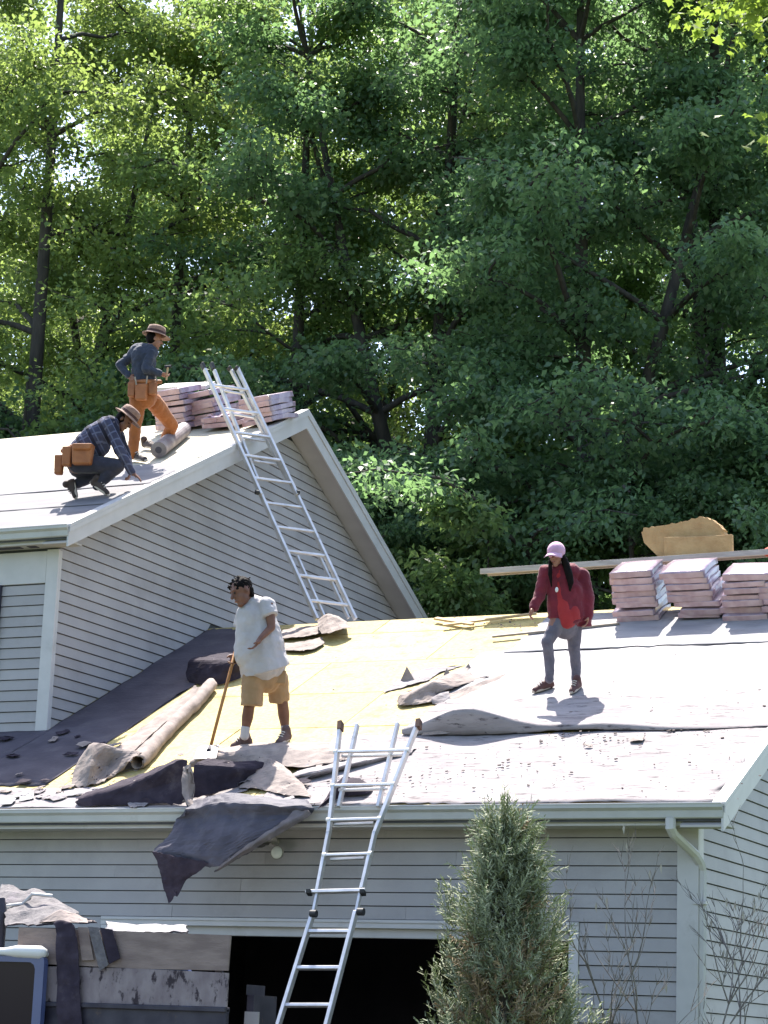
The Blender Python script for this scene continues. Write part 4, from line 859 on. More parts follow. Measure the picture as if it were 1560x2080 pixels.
# ------------------------------------------------------------------ juniper
M['jun'] = leaf_mat('juniper_scale', (.13,.155,.085), (.22,.25,.15), (.36,.39,.26), (.10,.15,.05), .15, .7)
M['jund'] = leaf_mat('juniper_dead', (.12,.075,.045), (.20,.13,.075), (.30,.21,.13), (.1,.06,.03), .1, .8)
JY = 17.6; jb = onY(1012, 2060, JY); jt = onY(1030, 1700, JY)
jn = thing('juniper', (jb.x, JY, 0), 'feathery grey green juniper with a brown dead side before the garage door', 'shrub')
rs = np.random.RandomState(5); tb = MB(); tb.tube([(jb.x, JY, 0), (jb.x+.02, JY, 1.2), (jt.x+.02, JY, 2.3), (jt.x+.01, JY, jt.z-.05)], [.07, .05, .03, .008], 8)
def jrad(z):   # outline radius by height
    pts_ = [(0, .44), (.8, .48), (1.5, .44), (1.9, .37), (2.2, .29), (2.45, .21), (2.7, .13), (2.9, .07), (3.1, .03)]
    for (a, ra), (b2, rb) in zip(pts_, pts_[1:]):
        if z <= b2: return ra+(rb-ra)*(z-a)/(b2-a)
    return .03
V, F, Vd, Fd = [], [], [], []
def spray(base, dr, L, dead):
    """a flattened feathery twig: thin leaflets alternately along a stem"""
    n = max(5, int(L/.013)); dr = dr/np.linalg.norm(dr); s = np.cross(dr, rs.normal(size=3)); s /= np.linalg.norm(s); t3 = np.cross(dr, s)
    VV, FF = (Vd, Fd) if dead else (V, F)
    for k in range(n):
        t = k/n; c = base+dr*L*t+np.array([0, 0, .25*L*t*t]); w = L*.34*(1-t*.7); 
        sg = 1 if k % 2 else -1; a = rs.uniform(0, 6.28)
        sd = (s*math.cos(a)+t3*math.sin(a))
        tip = c+(dr*.75+sd*.75)*w*rs.uniform(.7, 1.3); pr = np.cross(dr, sd)*.0058+sd*.0015; b0 = len(VV)
        VV.extend([c-pr, c+pr, tip+pr*.35, tip-pr*.35]); FF.append((b0, b0+1, b0+2, b0+3))
for i in range(640):
    z = .1+(jt.z-.1)*rs.uniform(0, 1)**.85; a = rs.uniform(0, 6.2832); R_o = jrad(z)
    lob = 1+.75*noise.noise(Vector((math.cos(a)*1.6, math.sin(a)*1.6, z*2.6)))
    rr_ = R_o*lob*(rs.uniform(.25, 1)**.5); t = z/jt.z
    cx = jb.x+(jt.x-jb.x)*t
    p = np.array([cx+math.cos(a)*rr_, JY+math.sin(a)*rr_, z]); dr = np.array([math.cos(a)*.55, math.sin(a)*.55, .75])+rs.normal(size=3)*.22
    dead = (math.cos(a-(-1.0)) > .45 and .3 < z < 2.15 and rs.uniform() < .62 and noise.noise(Vector(p)*2.3) > -.15) or rs.uniform() < .03
    for q in range(4): spray(p+rs.normal(size=3)*.03, dr+rs.normal(size=3)*.38, rs.uniform(.12, .34), dead)
    if i % 6 == 0: tb.tube([(cx, JY, z-.25 if z > .35 else z*.4), tuple(p)], [.012, .004], 4, caps=False)
for z, dx, dz in ((jt.z+.10, .04, .22), (jt.z, -.14, .2), (jt.z-.2, .13, .12), (jt.z-.45, .27, .16), (2.35, -.42, .18), (2.2, .42, .2), (1.95, -.42, .2), (1.55, .55, .2), (1.35, .70, .2), (1.7, -.50, .2)):   # leader tips
    for q in range(10): spray(np.array([jt.x+dx, JY-.05, z-.12])+rs.normal(size=3)*.03, np.array([dx*.6, 0, 1.])+rs.normal(size=3)*.15, .2+dz*.6, False)
tb.build('trunk', M['bark'], jn); np_obj('foliage', V, F, M['jun'], jn); np_obj('dead_foliage', Vd, Fd, M['jund'], jn)

# ------------------------------------------------------------------ leafless saplings
M['twig'] = mat('twig_bark', (.09,.075,.07), (.19,.17,.16), .8, 14)
M['twig2'] = mat('dry_leaf', (.36,.32,.28), (.42,.38,.33), .8, 9)
def sapling(x, Y, seed, H, n, label):
    rs_ = random.Random(seed); b0 = onY(x, 2080, Y); root = thing('leafless_sapling', (b0.x, Y, 0), label, 'sapling', 'leafless saplings by the garage corner')
    m_ = MB(); dl = MB()
    def br(p, d_, L, r, lv):
        pts_ = [p]; q = p; k = 6
        for i in range(k):
            d_ = (d_+Vector((rs_.gauss(0, .09), rs_.gauss(0, .09), rs_.gauss(.02, .05)))).normalized(); q = q+d_*(L/k); pts_.append(q)
        m_.tube(pts_, [r*(1-.7*i/k) for i in range(k+1)], 5 if lv < 2 else 4, caps=False)
        if lv < 3:
            for i in range(rs_.randint(3, 5) if lv else 7):
                j = rs_.randint(1 if lv else 2, k); a = rs_.uniform(0, 6.28); s_ = Vector((math.cos(a), math.sin(a), 0))
                br(pts_[j], (d_*.75+s_*.5+Vector((0,0,.25))).normalized(), L*rs_.uniform(.28, .5), max(.0035, r*.55*(1-.3*j/k)), lv+1)
        elif rs_.random() < .05:
            dl.add([q, q+Vector((.01,0,-.03)), q+Vector((.0,.01,-.09)), q+Vector((-.012,0,-.04))], [(0,1,2,3)])
    for i in range(n):
        a = rs_.uniform(0, 6.28); br(Vector((b0.x+rs_.uniform(-.05,.05), Y+rs_.uniform(-.05,.05), 0)), Vector((math.cos(a)*.16, math.sin(a)*.16, 1)).normalized(), H*rs_.uniform(.7, 1), .017, 0)
    m_.build('stems', M['twig'], root)
    if dl.f: dl.build('dry_leaves', M['twig2'], root)
sapling(1285, 18.6, 3, 2.2, 2, 'leafless sapling between the juniper and the garage corner board')
sapling(1412, 18.9, 8, 2.3, 1, 'leafless sapling standing before the corner board and downspout')
sapling(1490, 19.0, 14, 2.1, 1, 'leafless sapling standing before the right gable wall')

# ------------------------------------------------------------------ overhanging branch from a tree beside the viewer
M['leaf_n'] = leaf_mat('sunlit_maple_leaf', (.08,.12,.025), (.11,.16,.035), (.15,.20,.045), (.30,.42,.06), .5)
def maple_leaf(V, F, base, d_, n_, L):
    s = np.cross(n_, d_); out = [(0,0),(.10,.05),(.50,.18),(.30,.32),(.62,.62),(.25,.60),(.0,1.0),(-.25,.60),(-.62,.62),(-.30,.32),(-.50,.18),(-.10,.05)]
    b0 = len(V)
    for u, v in out: V.append(base+s*(u*L*.9)+d_*(v*L)-n_*(abs(u)*.25*L))
    V.append(base+d_*L*.35); k = len(out)
    for i in range(k): F.append((b0+i, b0+(i+1) % k, b0+k))
DN = 17.0; tp = ground_at(2350, DN); rs = np.random.RandomState(12)
mt_ = thing('maple_tree', (tp.x, tp.y, 0), 'near maple reaching sunlit yellow green leaves into the sky corner', 'tree')
tb = MB(); tt = [Vector((tp.x, tp.y, -.3)), Vector((tp.x+.1, tp.y, 4)), Vector((tp.x, tp.y+.1, 8)), Vector((tp.x-.2, tp.y, 12)), Vector((tp.x-.1, tp.y, 15))]; tb.tube(tt, [.28, .24, .18, .10, .03], 10)
V, F = [], []
tips = []
for x, y, hz in ((1400, -30, 11.5), (1440, 5, 11.5), (1490, -70, 12), (1560, -10, 11), (1590, 262, 9.5), (1520, -120, 12.5), (1700, -60, 12)):
    e_ = at(x, y, DN+rs.uniform(-.4, .4)); s_ = Vector((tp.x, tp.y, e_.z-.6)); md = s_.lerp(e_, .5)+Vector((0, 0, .5))
    tb.tube([s_, s_.lerp(md, .5)+Vector((0,0,.15)), md, md.lerp(e_, .55)+Vector((0,0,.12)), e_], [.07, .05, .035, .018, .006], 6); tips.append((md, e_))
for md, e_ in tips:
    for q in range(260):
        t = rs.uniform(.35, 1.02); c = np.array(md.lerp(e_, t))+rs.normal(size=3)*np.array([.22,.22,.13]); n_ = rs.normal(size=3)*.9+np.array([0,0,1.]); n_ /= np.linalg.norm(n_)
        d_ = rs.normal(size=3)+np.array([-.3,0,-.8]); d_ -= n_*(d_@n_); d_ /= np.linalg.norm(d_); maple_leaf(V, F, c, d_, n_, rs.uniform(.06, .11))
for q in range(7000):   # rest of its crown, beside the frame
    a = rs.uniform(0, 6.28); rr_ = 2.4*rs.uniform(0, 1)**.4; z = rs.uniform(6.5, 15.5); sh = math.sin(max(0, min(1, (z-6)/10))*math.pi)**.5
    c = np.array([tp.x+.9+math.cos(a)*rr_*sh, tp.y+.4+math.sin(a)*rr_*sh, z]); n_ = rs.normal(size=3)*.6+np.array([0,0,1.]); n_ /= np.linalg.norm(n_)
    d_ = rs.normal(size=3); d_ -= n_*(d_@n_); d_ /= np.linalg.norm(d_); maple_leaf(V, F, c, d_, n_, rs.uniform(.09, .15))
tb.build('trunk', M['bark'], mt_, smooth=True); np_obj('crown', V, F, M['leaf_n'], mt_)

# ------------------------------------------------------------------ people
class Blob:
    def __init__(s): s.m = MB()
    def cone(s, a, ra, b, rb, flat0=False, flat1=False, seg=14):
        a, b = Vector(a), Vector(b); d_ = (b-a); L = d_.length; d_ = d_.normalized() if L > 1e-6 else Vector((0, 0, 1))
        pts, rad = [], []
        if not flat0:
            for k in (88, 65, 40, 18): t = math.radians(k); pts.append(a-d_*ra*math.sin(t)); rad.append(ra*math.cos(t))
        pts.append(a); rad.append(ra); pts.append(b); rad.append(rb)
        if not flat1:
            for k in (18, 40, 65, 88): t = math.radians(k); pts.append(b+d_*rb*math.sin(t)); rad.append(rb*math.cos(t))
        # straight tube along d_
        u = d_.orthogonal().normalized(); v = d_.cross(u); n = len(pts); vs = []
        for p, r in zip(pts, rad): vs += [p+u*(r*math.cos(2*math.pi*k/seg))+v*(r*math.sin(2*math.pi*k/seg)) for k in range(seg)]
        fs = [(i*seg+k, i*seg+(k+1) % seg, (i+1)*seg+(k+1) % seg, (i+1)*seg+k) for i in range(n-1) for k in range(seg)]
        fs += [tuple(range(seg))[::-1], tuple(range((n-1)*seg, n*seg))]; s.m.add(vs, fs); return s
    def chain(s, pts, rad, **k):
        for i in range(len(pts)-1): s.cone(pts[i], rad[i], pts[i+1], rad[i+1], **k)
        return s
    def ell(s, c, r, sc, fr=None): s.m.ball(c, r, 16, 12, sc, fr); return s
    def build(s, name, mt, parent, voxel=.012, it=6, wr=0, wscale=.12):
        me = bpy.data.meshes.new(name); me.from_pydata([tuple(v) for v in s.m.v], [], s.m.f)
        bm = bmesh.new(); bm.from_mesh(me); bmesh.ops.recalc_face_normals(bm, faces=bm.faces); bm.to_mesh(me); bm.free()
        me.materials.append(mt); o = link(bpy.data.objects.new(name, me), parent)
        r = o.modifiers.new('remesh', 'REMESH'); r.mode = 'VOXEL'; r.voxel_size = voxel; r.use_smooth_shade = True
        if it: k = o.modifiers.new('smooth', 'SMOOTH'); k.factor = .5; k.iterations = it
        if wr:
            tx = bpy.data.textures.new(name+'_folds', 'CLOUDS'); tx.noise_scale = wscale; tx.noise_depth = 2
            d_ = o.modifiers.new('folds', 'DISPLACE'); d_.texture = tx; d_.strength = wr; d_.mid_level = .5; d_.texture_coords = 'LOCAL'
        return o
def frame(f, u):
    f = Vector(f).normalized(); u = Vector(u); u = (u-f*u.dot(f)).normalized(); r = f.cross(u); return r, f, u, Matrix((r, f, u)).transposed()
def head(b, c, f, u, s=1.0):
    r, f, u, R3 = frame(f, u); c = Vector(c)
    b.ell(c+u*.03*s-f*.01*s, .1*s, (.78, .98, .95), R3); b.ell(c-u*.035*s+f*.022*s, .08*s, (.78, .82, 1.0), R3)
    b.ell(c-u*.10*s+f*.055*s, .032*s, (1.1, .9, .8), R3)                                       # chin
    b.cone(c+f*.082*s+u*.02*s, .010*s, c+f*.108*s-u*.022*s, .016*s)                            # nose
    b.cone(c+f*.078*s+u*.032*s-r*.035*s, .012*s, c+f*.078*s+u*.032*s+r*.035*s, .012*s)         # brow
    b.cone(c+f*.083*s-u*.062*s-r*.018*s, .009*s, c+f*.083*s-u*.062*s+r*.018*s, .009*s)         # lips
    for k in (-1, 1): b.ell(c+r*.079*s*k-f*.012*s-u*.005*s, .03*s, (.35, .62, 1), R3)
def face_bits(par, c, f, u, s=1.0):
    r, f, u, R3 = frame(f, u)
    for k in (-1, 1):
        m_ = MB(); m_.ball(c+f*.083*s+u*.008*s+r*.032*s*k, .011*s, 10, 7, (1.3, .6, .8), R3); m_.build('eye', M['eye'], par, smooth=True)
    m_ = MB(); m_.ball(c+f*.093*s-u*.062*s, .02*s, 10, 6, (1, .25, .22), R3); m_.build('mouth', M['lip'], par, smooth=True)
def hand(b, wrist, d_, pn, s=1.0, curl=.6, thumb=1):
    """palm, four unequal bent fingers and a thumb leaving its side; pn is the palm's inner normal"""
    d_ = Vector(d_).normalized(); pn = Vector(pn); pn = (pn-d_*pn.dot(d_)).normalized(); sd = d_.cross(pn)*thumb
    w = Vector(wrist); pc = w+d_*.05*s
    b.cone(w, .026*s, w+d_*.03*s, .028*s)
    for k in (-1.5, -.5, .5, 1.5): b.cone(w+d_*.02*s+sd*k*.012*s, .017*s, w+d_*.085*s+sd*k*.02*s, .0125*s)
    for k, L in ((-1.5, .062), (-.5, .078), (.5, .082), (1.5, .072)):
        p = w+d_*.088*s+sd*k*.021*s; dd = d_.copy(); ln = L*s
        for q, fr in enumerate((.45, .32, .23)):
            ang = curl*(.6+.5*q); dd = (dd*math.cos(ang)+pn*math.sin(ang)).normalized(); pn2 = pn
            nx_ = p+dd*ln*fr; b.cone(p, (.0105-.001*q)*s, nx_, (.0098-.001*q)*s, seg=8); p = nx_
    p = w+d_*.028*s+sd*.032*s; q = p+(d_*.55+sd*.75+pn*.35).normalized()*.038*s; e = q+(d_*.85+sd*.1+pn*.55).normalized()*.034*s
    b.cone(p, .015*s, q, .0125*s, seg=8); b.cone(q, .0125*s, e, .010*s, seg=8)
def skin(name, c1, c2):
    m = mat(name, c1, c2, .5, 14, bump=.05, bscale=60, spec=.4); b = m.node_tree.nodes['Principled BSDF']
    b.inputs['Subsurface Weight'].default_value = .12; b.inputs['Subsurface Radius'].default_value = (.02, .008, .004); return m
M['skin1'] = skin('tan_skin', (.17,.075,.048), (.13,.055,.036)); M['skin2'] = skin('light_skin', (.30,.145,.10), (.25,.115,.08))
M['eye'] = mat('eye_dark', (.02,.015,.015), rough=.2); M['lip'] = mat('lips', (.22,.07,.06), rough=.5)
M['hair'] = mat('black_hair', (.004,.003,.003), (.009,.0065,.006), .7, 30, stretch=(1,1,.2), bump=.4, bscale=70, spec=.08)
def cloth(name, c1, c2, sc=7, **k): return mat(name, c1, c2, .85, sc, bump=.35, bscale=28, sheen=.15, **k)
def shoe(par, heel, toe, up, mt, s=1.0, sole=None, name='shoe'):
    d_ = (Vector(toe)-Vector(heel)); L = d_.length; f = d_.normalized(); r, f, u, R3 = frame(f, up); h = Vector(heel)
    b = Blob(); b.cone(h+u*.035*s, .040*s, h+f*L*.5+u*.035*s, .043*s); b.cone(h+f*L*.45+u*.032*s, .043*s, h+f*L*.86+u*.024*s, .034*s); b.cone(h+u*.03*s+f*.01, .042*s, h+u*.105*s+f*.02, .045*s)
    b.ell(h+f*L*.35+u*.06*s, .045*s, (.8, 1.3, .8), R3); o = b.build(name, mt, par, .008, 5)
    m_ = MB(); P = []
    for k in range(16):
        a = 2*math.pi*k/16; x = math.cos(a); w = .044*s*(1.0 if x > 0 else .85); P.append(h+f*(L*.43+x*(L*.5+.028*s))+r*(math.sin(a)*w)+u*.004)
    m_.prism(P, u*.024*s); m_.build('sole', sole or M['sole'], o, bevel=.004)
    m_ = MB()
    for k in range(3): c = h+f*L*(.42+.11*k)+u*(.098-.014*k)*s; m_.tube([c-r*.028*s, c+u*.008*s, c+r*.028*s], .005*s, 5)
    m_.build('laces', M['lace'], o); return o
M['sole'] = mat('shoe_sole', (.5,.42,.36), rough=.8); M['lace'] = mat('laces', (.55,.5,.46), rough=.9)
def mk(D): return lambda x, y, off=0.0: at(x, y, D)-FWD*off     # off metres towards the viewer

# ---- man in the white shirt, leaning on a shovel
D = depth_of(GR(535, 1510, .03)); J = mk(D); LFT = -R0
mn = thing('person', GR(535, 1510), 'heavy set man in white shirt and tan shorts looking down while holding a shovel', 'person')
M['whiteshirt'] = cloth('white_cotton', (.36,.335,.345), (.42,.39,.40), 5); M['tanshort'] = cloth('tan_twill', (.34,.21,.11), (.28,.17,.085), 8)
hc = J(492, 1206, .10); hf = LFT*.80-FWD*.42+Vector((0,0,-.42)); hu = Vector((0,0,1))+LFT*.28
b = Blob(); head(b, hc, hf, hu, 1.22)
b.chain([J(497,1214,.06), J(510,1226,.02), J(520,1245,0)], [.062,.075,.10])
b.chain([J(522,1250,0), J(528,1300,0), J(533,1340,0), J(537,1380,0)], [.14,.19,.20,.14]); b.cone(J(520,1325,.08), .16, J(522,1345,.08), .15)
b.chain([J(548,1236,.13), J(553,1281,.20), J(532,1307,.32)], [.06,.043,.030]); hand(b, J(531,1309,.325), J(517,1330,.35)-J(531,1309,.325), LFT-FWD*.2, 1.05, .55, -1)
b.chain([J(494,1242,-.12), J(487,1298,-.06), J(481,1330,.04)], [.058,.043,.030]); hand(b, J(481,1329,.04), J(475,1344,.07)-J(481,1329,.04), -FWD*.8+LFT*.2, 1.05, 1.0, 1)
for hp, kn, an, of in (((516,1385), (507,1438), (499,1487), .10), ((560,1382), (573,1424), (579,1480), -.10)):
    b.chain([J(*hp, of*.5), J(*kn, of), J(kn[0]*.55+an[0]*.45, kn[1]*.55+an[1]*.45, of-.015), J(*an, of)], [.075,.060,.062,.040])
body = b.build('body', M['skin1'], mn, .0085, 3); face_bits(mn, hc, hf, hu, 1.22)
b = Blob(); r_, f_, u_, R3 = frame(hf, hu)
b.ell(hc+u_*.058-f_*.022, .122, (.82,1.0,.84), R3); b.ell(hc-f_*.082-u_*.01, .078, (.98,.6,1.1), R3)
rn = random.Random(3)
for k in range(34):
    a = rn.uniform(0, 6.28); q = rn.uniform(.2, 1); v = (r_*math.cos(a)*.085+f_*math.sin(a)*.10)*q+u_*(.15-.06*q*q); b.cone(hc+v*.9-f_*.02, .016, hc+v*rn.uniform(1.02,1.16)-f_*.01+Vector((rn.uniform(-.02,.02),rn.uniform(-.02,.02),.005)), .006, seg=6)
for k in range(16):
    v = r_*rn.uniform(-.08,.08)+f_*rn.uniform(.05,.085)+u_*rn.uniform(.07,.12); b.cone(hc+v*.88, .015, hc+v*1.05+f_*rn.uniform(-.01,.02)+u_*rn.uniform(-.015,.02)+r_*rn.uniform(-.02,.02), .007, seg=6)
b.build('hair', M['hair'], mn, .008, 2, .03, .03)
b = Blob(); b.chain([J(514,1232,.02), J(524,1262,.0), J(529,1305,.02), J(534,1340,.03)], [.125,.20,.245,.262]); b.cone(J(534,1338,.03), .262, J(541,1364,.03), .272, flat0=True, flat1=True)
b.cone(J(508,1250,.06), .14, J(512,1330,.08), .19)
b.cone(J(542,1234,.10), .098, J(551,1258,.17), .088, flat1=True); b.cone(J(498,1240,-.10), .095, J(487,1272,-.10), .085, flat1=True)
b.cone(J(500,1226,.0), .082, J(526,1226,.0), .085)
b.build('shirt', M['whiteshirt'], mn, .011, 4, .035, .14)
b = Blob(); b.cone(J(540,1355,0), .21, J(539,1372,0), .19)
b.cone(J(515,1378,.10), .118, J(512,1438,.14), .118, flat1=True); b.cone(J(563,1376,-.08), .118, J(567,1420,-.14), .112, flat1=True)
b.build('shorts', M['tanshort'], mn, .012, 3, .02, .09)
m_ = MB(); c = J(570,1378,.10); m_.obox(c, R0*.06, FWD*.012, Vector((0,0,.07))); m_.build('cargo_pocket', M['tanshort'], mn, bevel=.012)
M['wsock'] = mat('white_sock', (.42,.40,.41), rough=.95); M['bshoe'] = mat('brown_suede', (.085,.05,.05), (.13,.085,.08), .9, 12, bump=.2)
b = Blob(); b.chain([J(500,1477,.10), J(498,1497,.10)], [.048,.05], flat0=True); b.build('sock', M['wsock'], mn, .008, 3)
b = Blob(); b.chain([J(578,1470,-.10), J(580,1490,-.10)], [.048,.05], flat0=True); b.build('sock', M['wsock'], mn, .008, 3)
sh1 = GR(506, 1512, .035); shoe(mn, sh1, GR(470, 1522, .035), NRM, M['bshoe'], 1.1); shoe(mn, GR(586, 1502, .035), GR(566, 1516, .035)-Vector((0,.03,0)), NRM, M['bshoe'], 1.1)
# his shovel
shv = thing('shovel', GR(425, 1525), 'wooden handled tear off shovel held by the man in white', 'shovel')
top_, bot_ = J(480, 1322, .075), GR(428, 1516, .17); m_ = MB(); m_.tube([top_, top_.lerp(bot_, .5), bot_], .017, 10); m_.build('handle', mat('handle_wood', (.30,.13,.035), (.38,.18,.06), .6, 5), shv, smooth=True)
P = [GR(x, y, l_) for x, y, l_ in ((393, 1543, .20), (403, 1518, .19), (446, 1514, .19), (439, 1541, .20))]; m_ = MB(); m_.prism(P, NRM*.008); m_.build('blade', mat('worn_steel', (.4,.38,.38), (.5,.48,.47), .4, 8, metal=.7), shv, bevel=.003)
m_ = MB(); m_.tube([bot_, GR(424, 1526, .20)], [.022, .028], 10); m_.build('socket', M['steel'], shv)

# ---- woman in red jacket and pink cap
D = depth_of(GR(1135, 1400, .03)); J = mk(D)
wm = thing('person', GR(1135, 1402), 'woman in red jacket, grey jeans and pink cap walking with head bowed', 'person')
M['redjk'] = cloth('red_jacket', (.105,.006,.018), (.16,.012,.027), 6); M['redtop'] = cloth('bright_red_top', (.25,.012,.018), (.32,.022,.026), 6)
M['jean'] = cloth('grey_jeans', (.095,.085,.115), (.145,.13,.16), 9); M['cap'] = cloth('pink_cap', (.50,.27,.40), (.58,.34,.47), 8)
hc = J(1128, 1131, .10); hf = LFT*.40-FWD*.85+Vector((0,0,-.34)); hu = Vector((0,0,1))+LFT*.1-FWD*.3
b = Blob(); head(b, hc, hf, hu, .98); b.chain([J(1131,1143,.05), J(1138,1156,0)], [.05,.06])
b.chain([J(1143,1170,0), J(1148,1210,0), J(1150,1245,0), J(1150,1262,0)], [.12,.125,.125,.135])
b.chain([J(1107,1166,.06), J(1093,1214,.10), J(1080,1244,.20)], [.045,.036,.025]); hand(b, J(1080,1243,.20), J(1072,1260,.24)-J(1080,1243,.20), R0-FWD*.3, .92, .9, 1)
b.chain([J(1186,1168,-.02), J(1197,1216,.02), J(1195,1254,.06)], [.045,.036,.025]); hand(b, J(1195,1253,.06), J(1190,1272,.08)-J(1195,1253,.06), LFT, .92, .6, -1)
for hp, kn, an, of in (((1132,1262), (1109,1308), (1114,1382), .16), ((1166,1262), (1167,1318), (1171,1384), -.04)):
    b.chain([J(*hp, of*.4), J(*kn, of), J(an[0], kn[1]*.5+an[1]*.5, of-.02), J(*an, of)], [.085,.052,.052,.034])
b.build('body', M['skin2'], wm, .0085, 3); face_bits(wm, hc, hf, hu, .98)
b = Blob(); b.chain([J(1126,1166,.02), J(1160,1164,-.01)], [.115,.11]); b.chain([J(1143,1172,0), J(1150,1215,0), J(1152,1250,.0)], [.15,.165,.175]); b.cone(J(1152,1248,0), .175, J(1155,1266,0), .18, flat0=True, flat1=True)
b.cone(J(1128,1157,.06), .062, J(1146,1156,.05), .062); b.cone(J(1124,1172,.05), .085, J(1131,1256,.05), .10, flat1=True); b.cone(J(1160,1200,0), .145, J(1166,1255,0), .15, flat1=True); b.cone(J(1184,1235,.0), .09, J(1186,1272,.0), .085, flat1=True)
b.chain([J(1108,1163,.05), J(1095,1212,.10), J(1082,1240,.19)], [.078,.062,.05]); b.chain([J(1182,1166,-.02), J(1195,1215,.02), J(1194,1255,.06)], [.078,.064,.052])
b.build('jacket', M['redjk'], wm, .010, 3, .026, .08)
b = Blob(); b.chain([J(1133,1166,.075), J(1137,1212,.085), J(1148,1250,.10), J(1150,1264,.10)], [.06,.07,.10,.10]); b.cone(J(1160,1244,.085), .095, J(1162,1262,.085), .095, flat1=True)
b.build('red_top', M['redtop'], wm, .009, 3, .012, .06)
b = Blob(); b.cone(J(1148,1252,0), .155, J(1148,1270,0), .155)
for hp, kn, an, of in (((1134,1266), (1109,1308), (1114,1384), .16), ((1166,1264), (1167,1318), (1171,1388), -.04)):
    b.chain([J(*hp, of*.4), J(*kn, of), J(an[0], kn[1]*.5+an[1]*.5, of-.02), J(*an, of)], [.098,.064,.057,.048], flat1=False)
b.build('jeans', M['jean'], wm, .010, 3, .018, .07)
r_, f_, u_, R3 = frame(hf, hu)
b = Blob(); b.ell(hc+u_*.04-f_*.012, .112, (.86,1.0,.90), R3); b.build('cap', M['cap'], wm, .007, 2)
m_ = MB()
vs = []
for j in range(5):
    for i in range(11):
        a = math.radians(-62+124*i/10); R1 = .098+.026*j; x = math.sin(a)*(.092+.006*j); yv = math.cos(a)*.088+.022*j*(.35+.65*math.cos(a)); vs.append(hc+r_*x+f_*yv+u_*(.048-.006*j-.030*(x/.09)**2))
k_ = len(vs); vs2 = [v-u_*.006 for v in vs]
m_.add(vs+vs2, [(j*11+i, j*11+i+1, (j+1)*11+i+1, (j+1)*11+i) for j in range(4) for i in range(10)]+[(k_+j*11+i+1, k_+j*11+i, k_+(j+1)*11+i, k_+(j+1)*11+i+1) for j in range(4) for i in range(10)]+[(44+i, 45+i, k_+45+i, k_+44+i) for i in range(10)])
m_.build('cap_brim', M['cap'], wm, smooth=True)
b = Blob(); b.ell(hc-f_*.055+u_*.01, .088, (.95,.7,.85), R3)
b.chain([hc-r_*.070-f_*.015-u_*.02, J(1148,1152,.12), J(1153,1172,.16), J(1156,1190,.18), J(1155,1206,.17)], [.032,.040,.042,.034,.012]); b.chain([hc+r_*.070-f_*.01-u_*.03, J(1115,1154,.16), J(1115,1176,.18), J(1118,1198,.18)], [.018,.022,.022,.008])
b.build('hair', M['hair'], wm, .007, 2, .010, .03)
M['wshoe'] = mat('brown_boot', (.07,.028,.03), (.12,.055,.05), .7, 12)
shoe(wm, GR(1120, 1396, .035), GR(1082, 1408, .035), NRM, M['wshoe'], 1.0); shoe(wm, GR(1176, 1396, .035), GR(1160, 1410, .035), NRM, M['wshoe'], 1.0)
m_ = MB(); c = J(1126, 1209, .31); m_.ball(c, .018, 10, 7, (1,.5,1.6)); m_.build('badge', M['whitep'], wm, smooth=True)

# ---- standing roofer
D = depth_of(UR(282, 934, .03)); J = mk(D); RGT = R0
sr = thing('person', UR(285, 934), 'roofer in brown hat, navy shirt and orange trousers standing with hand on hip', 'person')
M['navy'] = cloth('navy_jersey', (.020,.026,.048), (.035,.042,.07), 7); M['orange'] = cloth('rust_canvas', (.33,.105,.025), (.26,.08,.02), 7)
M['leather'] = mat('orange_leather', (.36,.13,.045), (.27,.09,.03), .55, 9, bump=.3, bscale=25, rand=.12); M['hatm'] = cloth('brown_straw_hat', (.20,.105,.075), (.28,.16,.115), 22); M['hatband'] = cloth('dark_hat_band', (.05,.02,.02), (.07,.03,.03), 9)
def hat(par, c, f, u, s=1.0):
    r, f, u, R3 = frame(f, u); b_ = Blob(); 
    n = 24; vs = []; prof = [(.150,.0),(.135,.008),(.108,.016),(.103,.03),(.100,.075),(.090,.105),(.06,.118),(.02,.120)]
    m_ = MB()
    for R1, h in prof:
        for k in range(n):
            a = 2*math.pi*k/n; dip = -.022*abs(math.sin(a))**2 if R1 > .12 else 0; fr = 1.12 if math.cos(a) > 0 and R1 > .12 else 1.0
            vs.append(c+(r*math.sin(a)*R1*.92+f*math.cos(a)*R1*1.08*fr)*s+u*(h-dip*-1+(.02*abs(math.sin(a))**3 if R1 > .12 else 0))*s)
    q = len(prof); m_.add(vs+[v-u*.006*s for v in vs[:n*3]], [(j*n+k, j*n+(k+1) % n, (j+1)*n+(k+1) % n, (j+1)*n+k) for j in range(q-1) for k in range(n)]+[tuple((q-1)*n+k for k in range(n))]+[(q*n+j*n+(k+1) % n, q*n+j*n+k, q*n+(j+1)*n+k, q*n+(j+1)*n+(k+1) % n) for j in range(2) for k in range(n)]+[(k, q*n+k, q*n+(k+1) % n, (k+1) % n) for k in range(n)])
    o = m_.build('hat', M['hatm'], par, smooth=True)
    m_ = MB(); vs = [c+(r*math.sin(2*math.pi*k/n)*.106*.92+f*math.cos(2*math.pi*k/n)*.106*1.08)*s+u*h*s for h in (.024, .05) for k in range(n)]
    m_.add(vs, [(k, (k+1) % n, n+(k+1) % n, n+k) for k in range(n)]); m_.build('hat_band', M['hatband'], o, smooth=True)
hc = J(314, 690, .0); hf = RGT*.88+FWD*.30+Vector((0,0,-.14)); hu = Vector((0,0,1))+RGT*.12
b = Blob(); head(b, hc, hf, hu, 1.0); b.chain([J(309,702), J(298,712)], [.055,.07])
b.chain([J(292,720), J(292,745), J(294,775), J(296,800)], [.14,.14,.13,.14])
b.chain([J(270,715,-.05), J(243,742,.0), J(263,768,.08)], [.05,.04,.028]); hand(b, J(262,767,.08), J(276,777,.1)-J(262,767,.08), FWD, .95, .4, 1)
